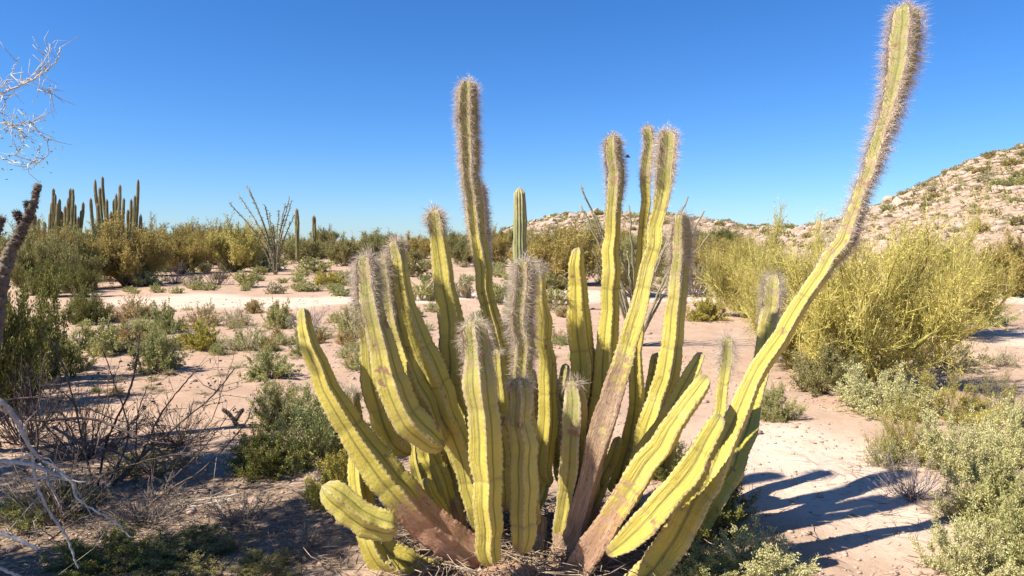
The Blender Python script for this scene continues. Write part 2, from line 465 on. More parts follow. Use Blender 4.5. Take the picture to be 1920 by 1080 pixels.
# ------------------------------------------------------------------ the main cactus
def star_stem(P, W, nrib, spiny, bark, red, phase=None, young_len=.25, seed=1, depth=.36, step=.0115, blunt=1.0, twist=0.0, spn=1.0, spl=1.0, greenness=0.0, low_spine=True, knot=None):
    """P control points (base to tip, metres), W radii there. Returns skin mesh and bristle mesh"""
    r = np.random.default_rng(seed)
    P = np.asarray(P, float)
    rows = np.hstack([P, np.asarray(W)[:, None], np.asarray(bark)[:, None], np.asarray(red)[:, None]])
    D = spline(rows, 24)
    seg = np.linalg.norm(np.diff(D[:, :3], axis=0), axis=1); s = np.concatenate([[0], np.cumsum(seg)])
    L = s[-1]; n = max(12, int(L / step))
    t = np.linspace(0, L, n)
    C = np.stack([np.interp(t, s, D[:, i]) for i in range(6)], 1)
    c, R, bk, rd = C[:, :3].copy(), C[:, 3].copy(), C[:, 4], C[:, 5]
    d_tip = L - t
    # growth constrictions
    joint = np.zeros(n); jt = 0.12 + r.uniform(0, .2)
    while jt < L - .12:
        dd = np.abs(t - jt)
        R *= 1 - .07 * np.exp(-(dd / .022) ** 2); joint = np.maximum(joint, np.exp(-(dd / .006) ** 2) * r.uniform(.3, 1))
        jt += r.uniform(.16, .36)
    R *= 1 + .03 * np.interp(t, np.linspace(0, L, 14), r.normal(0, 1, 14))
    bk = np.maximum(bk, .52 * np.clip(1 - t / .16, 0, 1)) if low_spine else bk
    Rt = R[-1] * 1.35 * blunt
    if knot: R *= 1 + .16 * np.exp(-((d_tip - knot[0]) / (knot[1] * .8)) ** 2)
    u = np.clip(1 - d_tip / Rt, 0, 1); R *= np.sqrt(np.clip(1 - u ** 2.4, 0.0004, 1))
    Rb = R[0] * .8
    u = np.clip(1 - t / Rb, 0, 1); R *= np.sqrt(np.clip(1 - u * u, .04, 1))
    kk = max(4, int(L / .09))
    for ax in range(3):
        c[:, ax] += np.interp(t, np.linspace(0, L, kk), r.normal(0, .0045 if low_spine else .0, kk))
    R *= 1 + .06 * np.interp(t, np.linspace(0, L, max(4, int(L / .07))), r.normal(0, 1, max(4, int(L / .07)))) * np.clip(1 - d_tip / max(spiny, .01), 0, 1)
    T = norm(np.gradient(c, axis=0))
    f = np.array([0, -1., 0]); S = np.zeros_like(c)
    for i in range(n):
        f = f - T[i] * f.dot(T[i]); f /= np.linalg.norm(f); S[i] = f
    B = np.cross(T, S)
    ph = r.uniform(0, 2 * math.pi) if phase is None else phase
    ts = np.array([-1, -.62, -.24, -.04, .04, .24, .62]); K = len(ts)
    depth = {4: .45, 5: .38, 6: .34}.get(nrib, depth)
    prof = {-1: 1 - depth, -.62: 1 - depth * .84, -.24: 1 - depth * .42, -.04: 1.0, .04: 1.0, .24: 1 - depth * .42, .62: 1 - depth * .84}
    cr = {-1: 0, -.62: .25, -.24: .7, -.04: 1, .04: 1, .24: .7, .62: .25}
    th = []; pf = []; ck = []
    for k in range(nrib):
        for a in ts:
            th.append((k + a / 2) * 2 * math.pi / nrib + ph); pf.append(prof[float(a)]); ck.append(cr[float(a)])
    th = np.array(th); pf = np.array(pf); ck = np.array(ck); m = len(th)
    tw = twist * t
    notch = 1 + .035 * np.cos(t * 2 * math.pi / .03)[:, None] * (ck[None, :] ** 3)
    wob = 1 + .07 * np.stack([np.interp(t, np.linspace(0, L, 9), r.normal(0, 1, 9)) for _ in range(nrib)], 1)
    wob = np.repeat(wob, K, axis=1)
    rr = R[:, None] * pf[None, :] * notch * wob
    ang = th[None, :] + tw[:, None]
    V = c[:, None, :] + (S[:, None, :] * np.cos(ang)[..., None] + B[:, None, :] * np.sin(ang)[..., None]) * rr[..., None]
    idx = np.arange(n * m).reshape(n, m)
    a = idx[:-1]; b_ = np.roll(idx, -1, 1)[:-1]; c2 = np.roll(idx, -1, 1)[1:]; d = idx[1:]
    F = np.stack([a, b_, c2, d], -1).reshape(-1, 4)
    young = np.clip(1 - (d_tip - spiny * .6) / max(.05, young_len), 0, 1) * .9 + greenness
    at_ = {'young': np.repeat(np.clip(young, 0, 1), m), 'crest': np.tile(ck, n), 'bark': np.repeat(bk, m), 'red': np.repeat(rd, m), 'joint': np.repeat(joint, m), 'tone': np.full(n * m, r.uniform(0, 1)), 'arc': np.repeat(t, m),
           'streak': np.stack([np.tile(np.cos(th), n) * .8 + seed * 3.1, np.tile(np.sin(th), n) * .8, np.repeat(t, m) * .9], 1)}
    # caps: close both ends with a centre vertex
    Vf = V.reshape(-1, 3)
    me = mesh_np('cactus_stem', Vf, F, at_, True)
    # bristles
    mb = MB()
    crest_cols = [k * K + 3 for k in range(nrib)]
    out = S[:, None, :] * np.cos(ang)[..., None] + B[:, None, :] * np.sin(ang)[..., None]
    sp = .0105
    for q in np.arange(.03, L, sp):
        i = int(q / L * (n - 1)); dt = L - q
        if dt < spiny:
            e = 1 - dt / spiny
            e = min(1, e * 1.7 + .10)
            k_ = int((3 + 19 * e) * spn)
            kn = math.exp(-((dt - knot[0]) / knot[1]) ** 2) if knot else 0
            for cc in crest_cols:
                p = V[i, cc]; o = out[i, cc]
                if kn > .1: k_ = int((3 + 19 * e) * spn * (1 + 2.5 * kn * max(0, o[0] + .3)))
                D_ = o[None, :] * 1.0 + r.normal(0, .62, (k_, 3)) + T[i] * r.uniform(-.75, .5, (k_, 1)) + np.array([0, 0, -.12])
                Ln = (.018 + .032 * e) * r.uniform(.45, 1.25, k_) * spl
                spikes(mb, np.repeat(p[None], k_, 0) + T[i] * r.uniform(-.006, .006, (k_, 1)), D_, Ln, .0013, r, curl=.25)
        elif low_spine and bk[i] < .6 and (int(q / sp) % 3 == 0):
            for cc in crest_cols:
                k_ = 4
                p = V[i, cc]; o = out[i, cc]
                D_ = o[None, :] + r.normal(0, .5, (k_, 3))
                spikes(mb, np.repeat(p[None], k_, 0), D_, .009 * r.uniform(.5, 1.3, k_), .0018, r)
    # crown tuft
    if spiny > .02:
        k_ = int(200 * spn)
        D_ = T[-1][None] * .9 + r.normal(0, .75, (k_, 3))
        spikes(mb, np.repeat(c[-1][None], k_, 0) + r.normal(0, R[-10] * .35, (k_, 3)) - T[-1] * .012, D_, .032 * r.uniform(.4, 1.2, k_) * spl, .0016, r, curl=.2)
    return me, (mb.mesh('bristles') if mb.n else None)

# each stem: control rows base->tip (px, py, depth, width px, bark, red), then options
ST = [
 # left curved arm with the reddish bark foot
 dict(p=[(985,1085,3.30,70,1,1),(900,1048,3.22,72,1,1),(818,992,3.16,76,1,1),(752,925,3.12,80,.45,.6),(692,852,3.10,74,.12,.2),(640,772,3.10,64,0,0),(603,698,3.12,50,0,0),(578,632,3.15,38,0,0),(563,574,3.18,25,0,0)], spiny=.0, n=4, ph=.5, yl=.10, label='long curved stem with rusty bark at its foot'),
 # short finger lying across
 dict(p=[(750,988,3.03,50,0,0),(720,984,3.02,66,0,0),(668,962,3.0,72,0,0),(628,932,3.0,70,0,0),(604,912,3.0,58,0,0)], spiny=0, n=5, ph=.35, yl=.02, label='short blunt finger bending left and down'),
 dict(p=[(930,1110,3.36,90,0,0),(840,1092,3.27,92,0,0),(745,1062,3.2,88,0,0),(694,1005,3.2,66,0,0),(676,930,3.22,48,0,0),(670,850,3.26,40,0,0),(664,785,3.28,36,0,0),(661,732,3.3,26,0,0)], spiny=.05, n=4, ph=.1, yl=.16),
 dict(p=[(780,985,3.4,44,0,0),(735,900,3.4,40,0,0),(712,840,3.4,34,0,0),(703,795,3.42,26,0,0)], spiny=0, n=4, yl=.04),
 # hanging horns
 dict(p=[(770,852,3.36,26,0,0),(738,822,3.34,62,0,0),(708,745,3.32,64,0,0),(692,650,3.32,54,0,0),(682,570,3.33,46,0,0),(680,500,3.34,36,0,0)], spiny=.3, n=4, ph=.9, yl=.3, spl=.9),
 dict(p=[(836,838,3.08,22,0,0),(808,826,3.07,60,0,0),(762,778,3.05,78,0,0),(727,695,3.05,66,0,0),(706,605,3.06,54,0,0),(693,530,3.08,46,0,0),(688,474,3.1,40,0,0)], spiny=.30, n=4, ph=.25, yl=.34, g=.18, spl=1.1, label='horn-shaped stem with a bristly grey head'),
 dict(p=[(834,832,3.2,26,0,0),(798,765,3.2,58,0,0),(764,695,3.22,52,0,0),(742,620,3.25,44,0,0),(730,550,3.28,38,0,0),(722,480,3.3,32,0,0)], spiny=.32, n=4, ph=.7, yl=.3, g=.12, spl=1.15, spn=1.2),
 dict(p=[(925,1075,3.35,40,.4,.3),(900,975,3.32,52,0,0),(872,870,3.3,54,.1,.2),(845,790,3.28,66,.15,.2),(812,715,3.27,80,0,0),(782,640,3.27,66,0,0),(762,570,3.28,44,0,0),(748,505,3.3,34,0,0),(739,450,3.32,26,0,0)], spiny=.06, n=4, ph=.65, yl=.12, g=.03),
 dict(p=[(935,1040,3.5,50,0,0),(905,940,3.5,58,0,0),(876,830,3.5,56,0,0),(855,730,3.48,60,0,0),(848,630,3.46,58,0,0),(840,560,3.45,56,0,0),(824,460,3.45,42,0,0),(816,392,3.45,30,0,0)], spiny=.13, n=4, ph=.3, yl=.08),
 # tallest of the middle
 dict(p=[(985,1000,3.62,60,.2,0),(968,880,3.6,58,0,0),(956,760,3.58,52,0,0),(938,660,3.56,50,0,0),(914,570,3.55,38,0,0),(900,480,3.55,36,0,0),(888,380,3.55,36,0,0),(878,300,3.55,34,0,0),(876,220,3.55,38,0,0),(877,150,3.55,36,0,0)], spiny=.95, n=6, ph=.15, yl=.3, spl=.85, label='tall slender stem standing against the sky'),
 dict(p=[(925,680,3.66,26,0,0),(912,560,3.66,26,0,0),(907,460,3.66,24,0,0),(902,390,3.66,22,0,0),(899,345,3.66,18,0,0)], spiny=.5, n=4, yl=.5, g=.5, spl=.7),
 # front straight column
 dict(p=[(924,1062,2.98,34,0,0),(918,1030,2.97,58,0,0),(914,960,2.96,68,0,0),(909,870,2.96,76,0,0),(904,780,2.97,72,0,0),(897,690,2.98,66,0,0),(892,640,2.99,58,0,0),(889,600,3.0,46,0,0)], spiny=.24, n=5, ph=.30, yl=.40, spl=.95, spn=.8, label='stout upright column with a pale bristly top'),
 dict(p=[(972,1038,3.06,26,0,0),(977,1012,3.06,52,0,0),(980,940,3.06,62,0,0),(980,850,3.07,62,0,0),(977,770,3.08,58,0,0),(974,706,3.09,42,0,0)], spiny=.05, n=5, ph=0.0, yl=.28, g=.22, label='short dark column squeezed in front of taller stems'),
 dict(p=[(996,990,3.3,40,0,0),(990,880,3.28,46,0,0),(984,780,3.27,46,0,0),(981,680,3.27,46,0,0),(981,580,3.28,44,0,0),(983,486,3.3,40,0,0)], spiny=.62, n=6, ph=.5, yl=.3, g=.1, spl=1.15, spn=1.15),
 dict(p=[(1030,915,3.5,26,0,0),(1018,870,3.48,44,0,0),(1026,780,3.46,44,0,0),(1026,700,3.45,42,0,0),(1020,620,3.45,34,0,0),(1014,550,3.45,26,0,0),(1008,492,3.45,22,0,0)], spiny=.05, n=4, ph=.2, yl=.06),
 dict(p=[(1050,870,3.62,30,0,0),(1042,830,3.62,44,0,0),(1036,760,3.62,42,0,0),(1034,700,3.62,30,0,0)], spiny=.02, n=4, yl=.1, g=.4),
 dict(p=[(1068,930,3.5,36,0,0),(1078,850,3.5,44,0,0),(1090,760,3.5,58,0,0),(1092,690,3.5,62,0,0),(1086,620,3.5,54,0,0),(1083,540,3.5,42,0,0),(1084,462,3.5,28,0,0)], spiny=.0, n=4, ph=.78, yl=.05),
 dict(p=[(1046,1020,3.3,34,.3,0),(1062,940,3.28,46,0,0),(1074,860,3.26,58,0,0),(1078,780,3.25,56,0,0),(1076,712,3.25,40,0,0)], spiny=.03, n=4, ph=.6, yl=.4, g=.35),
 dict(p=[(1110,930,3.5,44,.2,0),(1122,840,3.5,48,0,0),(1130,740,3.5,50,0,0),(1137,640,3.5,46,0,0),(1144,520,3.5,38,0,0),(1150,420,3.5,34,0,0),(1152,330,3.5,32,0,0),(1149,252,3.5,28,0,0)], spiny=.42, n=4, ph=.35, yl=.25, spl=.75),
 # woody trunk arm
 dict(p=[(1050,1090,3.28,62,1,.2),(1082,980,3.24,54,1,.1),(1106,890,3.22,57,1,0),(1130,800,3.2,66,.85,0),(1160,700,3.2,60,.55,0),(1192,600,3.22,54,.3,0),(1214,500,3.25,44,.1,0),(1232,400,3.28,40,0,0),(1246,310,3.3,40,0,0),(1252,242,3.32,38,0,0)], spiny=.36, n=4, ph=.45, yl=.2, spl=.9, label='woody based stem with flaking tan bark'),
 dict(p=[(1150,920,3.6,34,0,0),(1176,850,3.58,44,0,0),(1192,760,3.56,42,0,0),(1192,660,3.55,36,0,0),(1198,560,3.55,28,0,0),(1205,440,3.55,26,0,0),(1212,320,3.55,26,0,0),(1216,235,3.55,22,0,0)], spiny=.35, n=4, yl=.2, spl=.6, spn=.8),
 dict(p=[(1160,930,3.56,30,0,0),(1200,862,3.5,56,0,0),(1222,790,3.48,60,0,0),(1250,700,3.46,50,0,0),(1263,620,3.45,44,0,0),(1272,540,3.45,42,0,0),(1278,460,3.45,40,0,0),(1280,402,3.45,32,0,0)], spiny=.42, n=4, ph=.2, yl=.3, spl=.95, spn=1.1),
 dict(p=[(1190,880,3.36,46,0,0),(1232,812,3.35,50,0,0),(1268,750,3.34,46,0,0),(1296,700,3.34,38,0,0),(1318,660,3.34,28,0,0)], spiny=0, n=4, ph=.5, yl=.03),
 dict(p=[(1060,1110,3.2,90,.8,.6),(1112,1018,3.12,82,.72,.5),(1165,940,3.08,76,.5,.6),(1215,868,3.06,68,.36,.5),(1258,806,3.06,60,.2,.3),(1296,748,3.08,50,.1,.2),(1326,702,3.1,36,0,0)], spiny=0, n=4, ph=.62, yl=.02, label='thick arm with a reddish bark strip rising right'),
 dict(p=[(1138,1042,2.98,28,.2,0),(1172,1012,2.97,62,.1,0),(1232,952,2.95,80,0,0),(1288,888,2.94,72,0,0),(1328,822,2.95,58,0,0),(1352,778,2.97,40,0,0)], spiny=0, n=4, ph=.55, yl=.03, label='blunt club-shaped stem at the front right'),
 dict(p=[(1150,1140,3.15,96,.1,0),(1240,1048,3.1,96,0,0),(1296,960,3.1,88,0,0),(1340,872,3.12,72,0,0),(1376,790,3.16,58,0,0),(1412,712,3.2,47,.1,0),(1466,625,3.25,41,.2,0),(1524,535,3.3,38,.25,0),(1580,455,3.35,36,.4,0),(1614,370,3.4,32,.4,0),(1644,285,3.42,31,.36,0),(1672,195,3.45,35,.3,0),(1690,100,3.46,52,0,0),(1698,8,3.48,54,0,0)], spiny=1.40, n=4, knot=(1.2, .16), ph=.55, yl=.9, g=.12, spl=1.25, label='longest arm reaching up and right out over the sand'),
 dict(p=[(1300,1000,3.45,70,0,0),(1352,915,3.5,74,0,0),(1386,840,3.62,66,0,0),(1410,765,3.78,50,0,0),(1426,690,3.9,46,0,0),(1437,620,3.98,46,0,0),(1446,560,4.02,46,0,0),(1449,512,4.05,38,0,0)], spiny=.30, n=4, ph=.62, yl=.3, spl=1.25, spn=.75, label='stem with a dense grey bristle cap under the long arm'),
 dict(p=[(1326,900,3.9,36,0,0),(1346,790,4.05,34,0,0),(1358,700,4.12,32,0,0),(1366,632,4.15,26,0,0)], spiny=.26, n=4, yl=.1, g=.05, spl=1.6, spn=.5),
 # small pieces at the left of the base
 dict(p=[(842,965,3.45,40,.3,0),(826,905,3.5,50,.2,0),(806,858,3.55,52,.05,0),(790,800,3.6,40,0,0)], spiny=0, n=4, yl=.02),
 dict(p=[(838,975,3.36,16,0,0),(822,948,3.35,30,0,0),(806,916,3.36,30,0,0),(796,896,3.37,24,0,0)], spiny=0, n=4, yl=.02),
 dict(p=[(808,960,3.42,18,0,0),(786,938,3.42,28,0,0),(768,926,3.42,20,0,0)], spiny=0, n=4, yl=.02),
 dict(p=[(952,960,3.45,40,0,0),(950,880,3.44,44,0,0),(944,790,3.44,42,0,0),(934,710,3.45,34,0,0),(928,655,3.46,28,0,0)], spiny=.02, n=4, yl=.05),
 dict(p=[(1120,860,3.56,30,0,0),(1116,780,3.56,34,0,0),(1108,700,3.56,32,0,0),(1099,620,3.57,28,0,0),(1094,560,3.58,20,0,0)], spiny=0, n=4, yl=.03),
 dict(p=[(1010,1060,3.3,44,1,.1),(1012,1010,3.32,38,1,0),(1020,965,3.34,28,1,0)], spiny=0, n=4, yl=0, label='dead brown stump at the centre of the base'),
 dict(p=[(1040,1062,3.25,40,1,.4),(1050,1010,3.28,32,1,0),(1046,970,3.3,22,1,0)], spiny=0, n=4, yl=0, label='dead brown stump at the centre of the base'),
 dict(p=[(880,1035,3.38,38,1,.3),(862,985,3.42,34,1,0),(850,935,3.46,24,1,0)], spiny=0, n=4, yl=0, label='dead brown stump at the left of the base'),
 dict(p=[(1100,1010,3.5,44,1,0),(1112,950,3.5,40,.6,0),(1140,880,3.5,34,0,0),(1160,820,3.5,24,0,0)], spiny=0, n=4, yl=.05, g=.2),
 dict(p=[(900,1090,3.1,60,1,.7),(960,1078,3.12,66,1,.5),(1010,1082,3.15,50,1,.3)], spiny=0, n=4, yl=0, label='low reddish woody stump joining the arms'),
 dict(p=[(815,870,3.66,36,0,0),(770,780,3.66,36,0,0),(742,700,3.66,32,0,0),(730,640,3.66,24,0,0)], spiny=0, n=4, yl=.05, g=.1),
 dict(p=[(960,900,3.7,34,0,0),(962,780,3.7,34,0,0),(958,680,3.7,30,0,0),(955,600,3.7,22,0,0)], spiny=.1, n=4, yl=.1, g=.2),
 dict(p=[(1245,880,3.7,40,0,0),(1262,800,3.7,42,0,0),(1300,720,3.7,32,0,0),(1310,665,3.7,24,0,0)], spiny=0, n=4, yl=.05, g=.1),
 dict(p=[(1000,960,3.72,34,0,0),(1004,860,3.72,36,0,0),(1000,760,3.72,34,0,0),(996,690,3.72,24,0,0)], spiny=0, n=4, yl=.05),
 dict(p=[(1075,950,3.66,34,0,0),(1052,860,3.68,36,0,0),(1050,760,3.7,30,0,0),(1060,680,3.7,22,0,0)], spiny=0, n=4, yl=.1, g=.15),
 dict(p=[(1180,960,3.7,36,0,0),(1205,860,3.72,38,0,0),(1214,760,3.74,34,0,0),(1232,660,3.74,24,0,0)], spiny=0, n=4, yl=.1, g=.1),
 dict(p=[(890,950,3.75,36,0,0),(884,850,3.76,38,0,0),(872,760,3.78,34,0,0),(868,690,3.8,22,0,0)], spiny=0, n=4, yl=.05),
 dict(p=[(985,985,3.5,30,.3,0),(1012,930,3.5,34,.1,0),(1022,870,3.52,30,0,0),(1020,820,3.52,20,0,0)], spiny=0, n=4, yl=.05),
 dict(p=[(830,990,3.6,34,.2,0),(800,930,3.66,36,0,0),(782,870,3.7,30,0,0),(778,820,3.7,20,0,0)], spiny=0, n=4, yl=.05),
 dict(p=[(865,960,3.6,40,0,0),(850,880,3.62,46,0,0),(838,800,3.64,36,0,0)], spiny=0, n=4, yl=.02, g=.1),
]
base = ground_at(1000, 1075)
senita = thing('senita_cactus', 'big yellow-green many-stemmed cactus with bristly grey tips filling the middle of the photo', 'cactus', base)
for i, s in enumerate(ST):
    P = [np.array(at(q[0], q[1], q[2])) - np.array(base) for q in s['p']]
    W = [q[3] / 2 / FPX * q[2] * 0.89 for q in s['p']]
    me, br = star_stem(P, W, s['n'], s['spiny'], [q[4] for q in s['p']], [q[5] for q in s['p']], rad(4 + 34 * s.get('ph', .5)), s.get('yl', .2), 100 + i,
                       knot=s.get('knot'), spl=s.get('spl', 1), spn=s.get('spn', 1), greenness=s.get('g', 0), twist=R_.uniform(-.22, .22))
    o = link('cactus_stem', me, M['senita'], senita)
    if 'label' in s: o['label'] = s['label']
    if br: link('bristles', br, M['bristle'], o, 'stuff')

# ------------------------------------------------------------------ far columnar cacti
def column_cactus(name, label, cols, group=None, nrib=10, mat='farcactus', cat='cactus', spiny=0):
    """cols: list of control-lists (px,py,Y,width)"""
    g = ground_at(cols[0][0][0], cols[0][0][1]) if False else None
    Y = cols[0][0][2]
    b0 = at(cols[0][0][0], cols[0][0][1], Y); b0.z = height(b0.x, Y)
    t = thing(name, label, cat, b0, 0, group)
    for k, c in enumerate(cols):
        P = [np.array(at(q[0], q[1], q[2])) - np.array(b0) for q in c]
        W = [q[3] / 2 / FPX * q[2] for q in c]
        me, br = star_stem(P, W, nrib, 0, [0] * len(c), [0] * len(c), None, .9, 500 + k, depth=.2, step=.12, low_spine=False)
        link('cactus_stem', me, M[mat], t)
    return t

def clump(cols, Y, w0=8):
    out = []
    for (x, top, xb, yb) in cols:
        ym = (top + yb) / 2
        yy = Y + R_.uniform(-.8, .8)
        out.append([(xb, yb, yy, w0 * .8), ((x * .45 + xb * .55), ym + 8, yy, w0), (x * .9 + xb * .1, top * .8 + yb * .2, yy, w0), (x, top, yy, w0 * .85)])
    return out
column_cactus('organ_pipe_cactus', 'tall distant cactus clump with the highest thin columns rising above brown shrubs', clump([(183,380,190,500),(200,372,206,500),(208,395,210,500),(221,395,222,500),(240,392,238,505),(229,400,226,500),(264,400,262,505),(248,410,246,505),(187,350,198,500),(178,335,195,500),(192,330,205,500),(170,370,182,500),(186,365,196,500),(214,372,214,500),(225,345,220,500),(232,370,226,500),(246,372,240,505),(259,335,252,505),(253,365,246,505),(218,362,216,500),(274,425,268,510),(266,430,262,510)], 33, 5.6), 'distant clustered cacti')
column_cactus('organ_pipe_cactus', 'smaller distant cactus clump left of the highest columns, behind green shrubs', clump([(94,398,90,480),(103,362,99,480),(116,395,112,480),(127,392,124,490),(141,382,138,490),(147,405,142,490),(153,392,146,490),(84,415,84,480),(62,402,64,480),(100,352,98,480),(97,378,92,480),(112,372,108,480),(108,380,103,480),(132,352,126,490),(137,353,131,490),(122,385,120,490),(156,378,146,490),(138,405,136,490),(128,370,124,490),(66,400,68,480),(72,410,74,480),(50,410,54,480),(42,425,48,480),(58,395,60,480)], 34, 5.6), 'distant clustered cacti')
sg = lambda x, top, yb, Y, w_: [[(x + 1, yb, Y, w_ * .85), (x, (top + yb) / 2, Y, w_), (x, top * .7 + yb * .3, Y, w_), (x - 1, top, Y, w_ * .8)]]
column_cactus('saguaro_cactus', 'single thin dark cactus column on the skyline right of the ocotillo', sg(557, 390, 490, 42, 8), 'lone skyline columns', mat='farcactus')
column_cactus('saguaro_cactus', 'shorter thin cactus column on the skyline, right of its thin neighbour', sg(589, 403, 490, 44, 8), 'lone skyline columns', mat='farcactus')
column_cactus('saguaro_cactus', 'round topped green saguaro column behind the middle of the big cactus', sg(975, 350, 560, 15, 25), mat='saguaro', nrib=14)

# ------------------------------------------------------------------ shrubs
def shrub_meshes(seed, H=1.0, R=1.0, nb=34, nsub=7, nleaf=5000, L=.06, W=.025, up=0.0, clump_=.10, twig_r=.008, cover=1.0, bare=0.0):
    """unit dome shrub: branches mesh, foliage mesh"""
    r = np.random.default_rng(seed)
    br = MB(); lf = MB()
    ends = []
    for i in range(nb):
        az = r.uniform(0, 2 * math.pi); el = math.acos(r.uniform(math.cos(rad(82)), 1) ** (1 + up))
        lump = 1 + .28 * noise.noise((math.cos(az) * 1.7 + seed, math.sin(az) * 1.7, el * 2))
        d = np.array([math.sin(el) * math.cos(az) * R, math.sin(el) * math.sin(az) * R, max(.12, math.cos(el)) * H]) * lump * r.uniform(.78, 1.08)
        b0 = np.array([r.normal(0, .07 * R), r.normal(0, .07 * R), -.03])
        pts = [b0]
        k = 4
        for q in range(1, k + 1):
            f = q / k
            bend = np.array([0, 0, -.10 * H * math.sin(f * math.pi)]) * math.sin(el)
            pts.append(b0 * (1 - f) + d * f + bend + r.normal(0, .035, 3))
        pts = np.array(pts)
        tube(br, pts, np.linspace(twig_r * 1.5, twig_r * .5, k + 1), 3, r.uniform())
        for j in range(nsub):
            f = r.uniform(.35, 1)
            p0 = pts[0] * 0 + np.array([np.interp(f * k, range(k + 1), pts[:, c]) for c in range(3)])
            dd = norm(norm(d) * .9 + r.normal(0, .6, 3) + np.array([0, 0, .35 + up]))
            ln = r.uniform(.10, .26) * (H + R) / 2
            p1 = p0 + dd * ln * .5 + r.normal(0, .01, 3); p2 = p0 + dd * ln + r.normal(0, .02, 3)
            if p2[2] < .02: p2[2] = .03
            tube(br, [p0, p1, p2], [twig_r * .6, twig_r * .45, twig_r * .22], 3, r.uniform())
            ends.append((p0, p2, dd))
    if nleaf:
        E0 = np.array([e[0] for e in ends]); E1 = np.array([e[1] for e in ends]); ED = np.array([e[2] for e in ends])
        keep = r.permutation(len(ends))[:max(1, int(len(ends) * (1 - bare)))]
        pick = keep[r.integers(0, len(keep), nleaf)]
        f = r.uniform(.15, 1.08, nleaf)[:, None]
        P = E0[pick] * (1 - f) + E1[pick] * f + r.normal(0, clump_ * .22, (nleaf, 3))
        P[:, 2] = np.maximum(P[:, 2], .015)
        D = ED[pick] * .8 + r.normal(0, .65, (nleaf, 3)) + np.array([0, 0, .25])
        leaves(lf, P, D, L, W, r)
    return br.mesh('shrub_branches'), (lf.mesh('shrub_foliage') if nleaf else None)

def broom_meshes(seed, nb=14, n2=9, n3=22, H=1.0, R=1.0, L=.30, up=.9, nleaf=7000, leafL=.03, leafW=.009, wtw=.0045, trunk=True):
    """palo-verde like: many fine ascending green twigs. unit size"""
    r = np.random.default_rng(seed)
    br = MB(); tw = MB()
    tips = []
    for i in range(nb):
        az = r.uniform(0, 2 * math.pi); el = math.acos(r.uniform(.1, 1))
        lump = 1 + .3 * noise.noise((math.cos(az) * 1.5 + seed, math.sin(az) * 1.5, el * 2.2))
        d = np.array([math.sin(el) * math.cos(az) * R * .8, math.sin(el) * math.sin(az) * R * .8, (.25 + .55 * math.cos(el)) * H]) * lump * r.uniform(.75, 1.05)
        b0 = np.array([r.normal(0, .05), r.normal(0, .05), -.03])
        pts = np.array([b0, b0 + d * .3 + r.normal(0, .03, 3) + [0, 0, .02], b0 + d * .65 + r.normal(0, .04, 3), b0 + d])
        tube(br, pts, [.022, .016, .011, .006], 4, r.uniform())
        for j in range(n2):
            f = r.uniform(.25, 1)
            p0 = np.array([np.interp(f * 3, range(4), pts[:, c]) for c in range(3)])
            dd = norm(norm(d) * .7 + r.normal(0, .55, 3) + np.array([0, 0, .45]))
            ln = r.uniform(.15, .36)
            p1 = p0 + dd * ln; p1[2] = max(.03, p1[2])
            tube(br, [p0, (p0 + p1) / 2 + r.normal(0, .015, 3), p1], [.006, .0045, .0025], 3, r.uniform())
            P0 = p0 + (p1 - p0) * r.uniform(.1, 1, (n3, 1))
            D = dd[None] * .5 + r.normal(0, .42, (n3, 3)) + np.array([0, 0, up])
            tips.append((P0, D))
    P = np.vstack([t[0] for t in tips]); D = norm(np.vstack([t[1] for t in tips])); n = len(P)
    Ls = L * r.uniform(.35, 1.0, n)
    spikes(tw, P, D, Ls, wtw, r, curl=.18)
    # fine side twigs on the main twigs
    m = n * 3
    k = r.integers(0, n, m); f = r.uniform(.1, .95, m)
    P2 = P[k] + D[k] * (Ls[k] * f)[:, None]
    D2 = norm(D[k] * .9 + r.normal(0, .5, (m, 3)))
    L2 = L * .35 * r.uniform(.3, 1, m)
    spikes(tw, P2, D2, L2, wtw * .75, r, curl=.2)
    if nleaf:
        k = r.integers(0, m, nleaf)
        P3 = P2[k] + D2[k] * (L2[k] * r.uniform(0, 1, nleaf))[:, None]
        leaves(tw, P3, rdir(nleaf, r) + np.array([0, 0, .2]), leafL, leafW, r)
    return br.mesh('broom_branches'), tw.mesh('broom_twigs')

PR = {}
def proto(key, *a, fn=shrub_meshes, n=2, **k):
    PR[key] = [fn(7000 + 97 * len(PR) + 13 * i, *a, **k) for i in range(n)]
proto('dome', nb=40, nsub=10, nleaf=9000, L=.07, W=.030, n=3)              # middle-distance small bush
proto('domebare', nb=44, nsub=7, nleaf=2600, L=.075, W=.028, up=.2, n=2, twig_r=.009)
proto('near', nb=60, nsub=14, nleaf=26000, L=.042, W=.021, n=3, twig_r=.005)       # near leafy bush
proto('nearbroom', nb=60, nsub=13, nleaf=15000, L=.055, W=.010, up=.8, n=2, twig_r=.005)   # fine upright leaves
proto('bare', nb=60, nsub=10, nleaf=0, n=2, twig_r=.007, up=.1)
proto('low', nb=30, nsub=6, nleaf=2600, L=.12, W=.05, n=2)                   # far bush
proto('palo', fn=broom_meshes, n=3, nb=26, n2=14, n3=22, nleaf=30000, L=.24, up=.42, leafL=.018, leafW=.0075, wtw=.0036)
proto('palofar', fn=broom_meshes, n=3, nb=22, n2=11, n3=17, nleaf=16000, L=.26, up=.55, wtw=.008, leafL=.05, leafW=.017)
proto('tuft', nb=26, nsub=6, nleaf=1500, L=.16, W=.018, up=1.6, n=2, twig_r=.006)

cache = {}
FEET = []
def with_mat(me, mat):
    k = (me.name, mat)
    if k not in cache:
        c = me.copy() if me.materials else me
        c.materials.clear(); c.materials.append(M[mat]); cache[k] = c
    return cache[k]

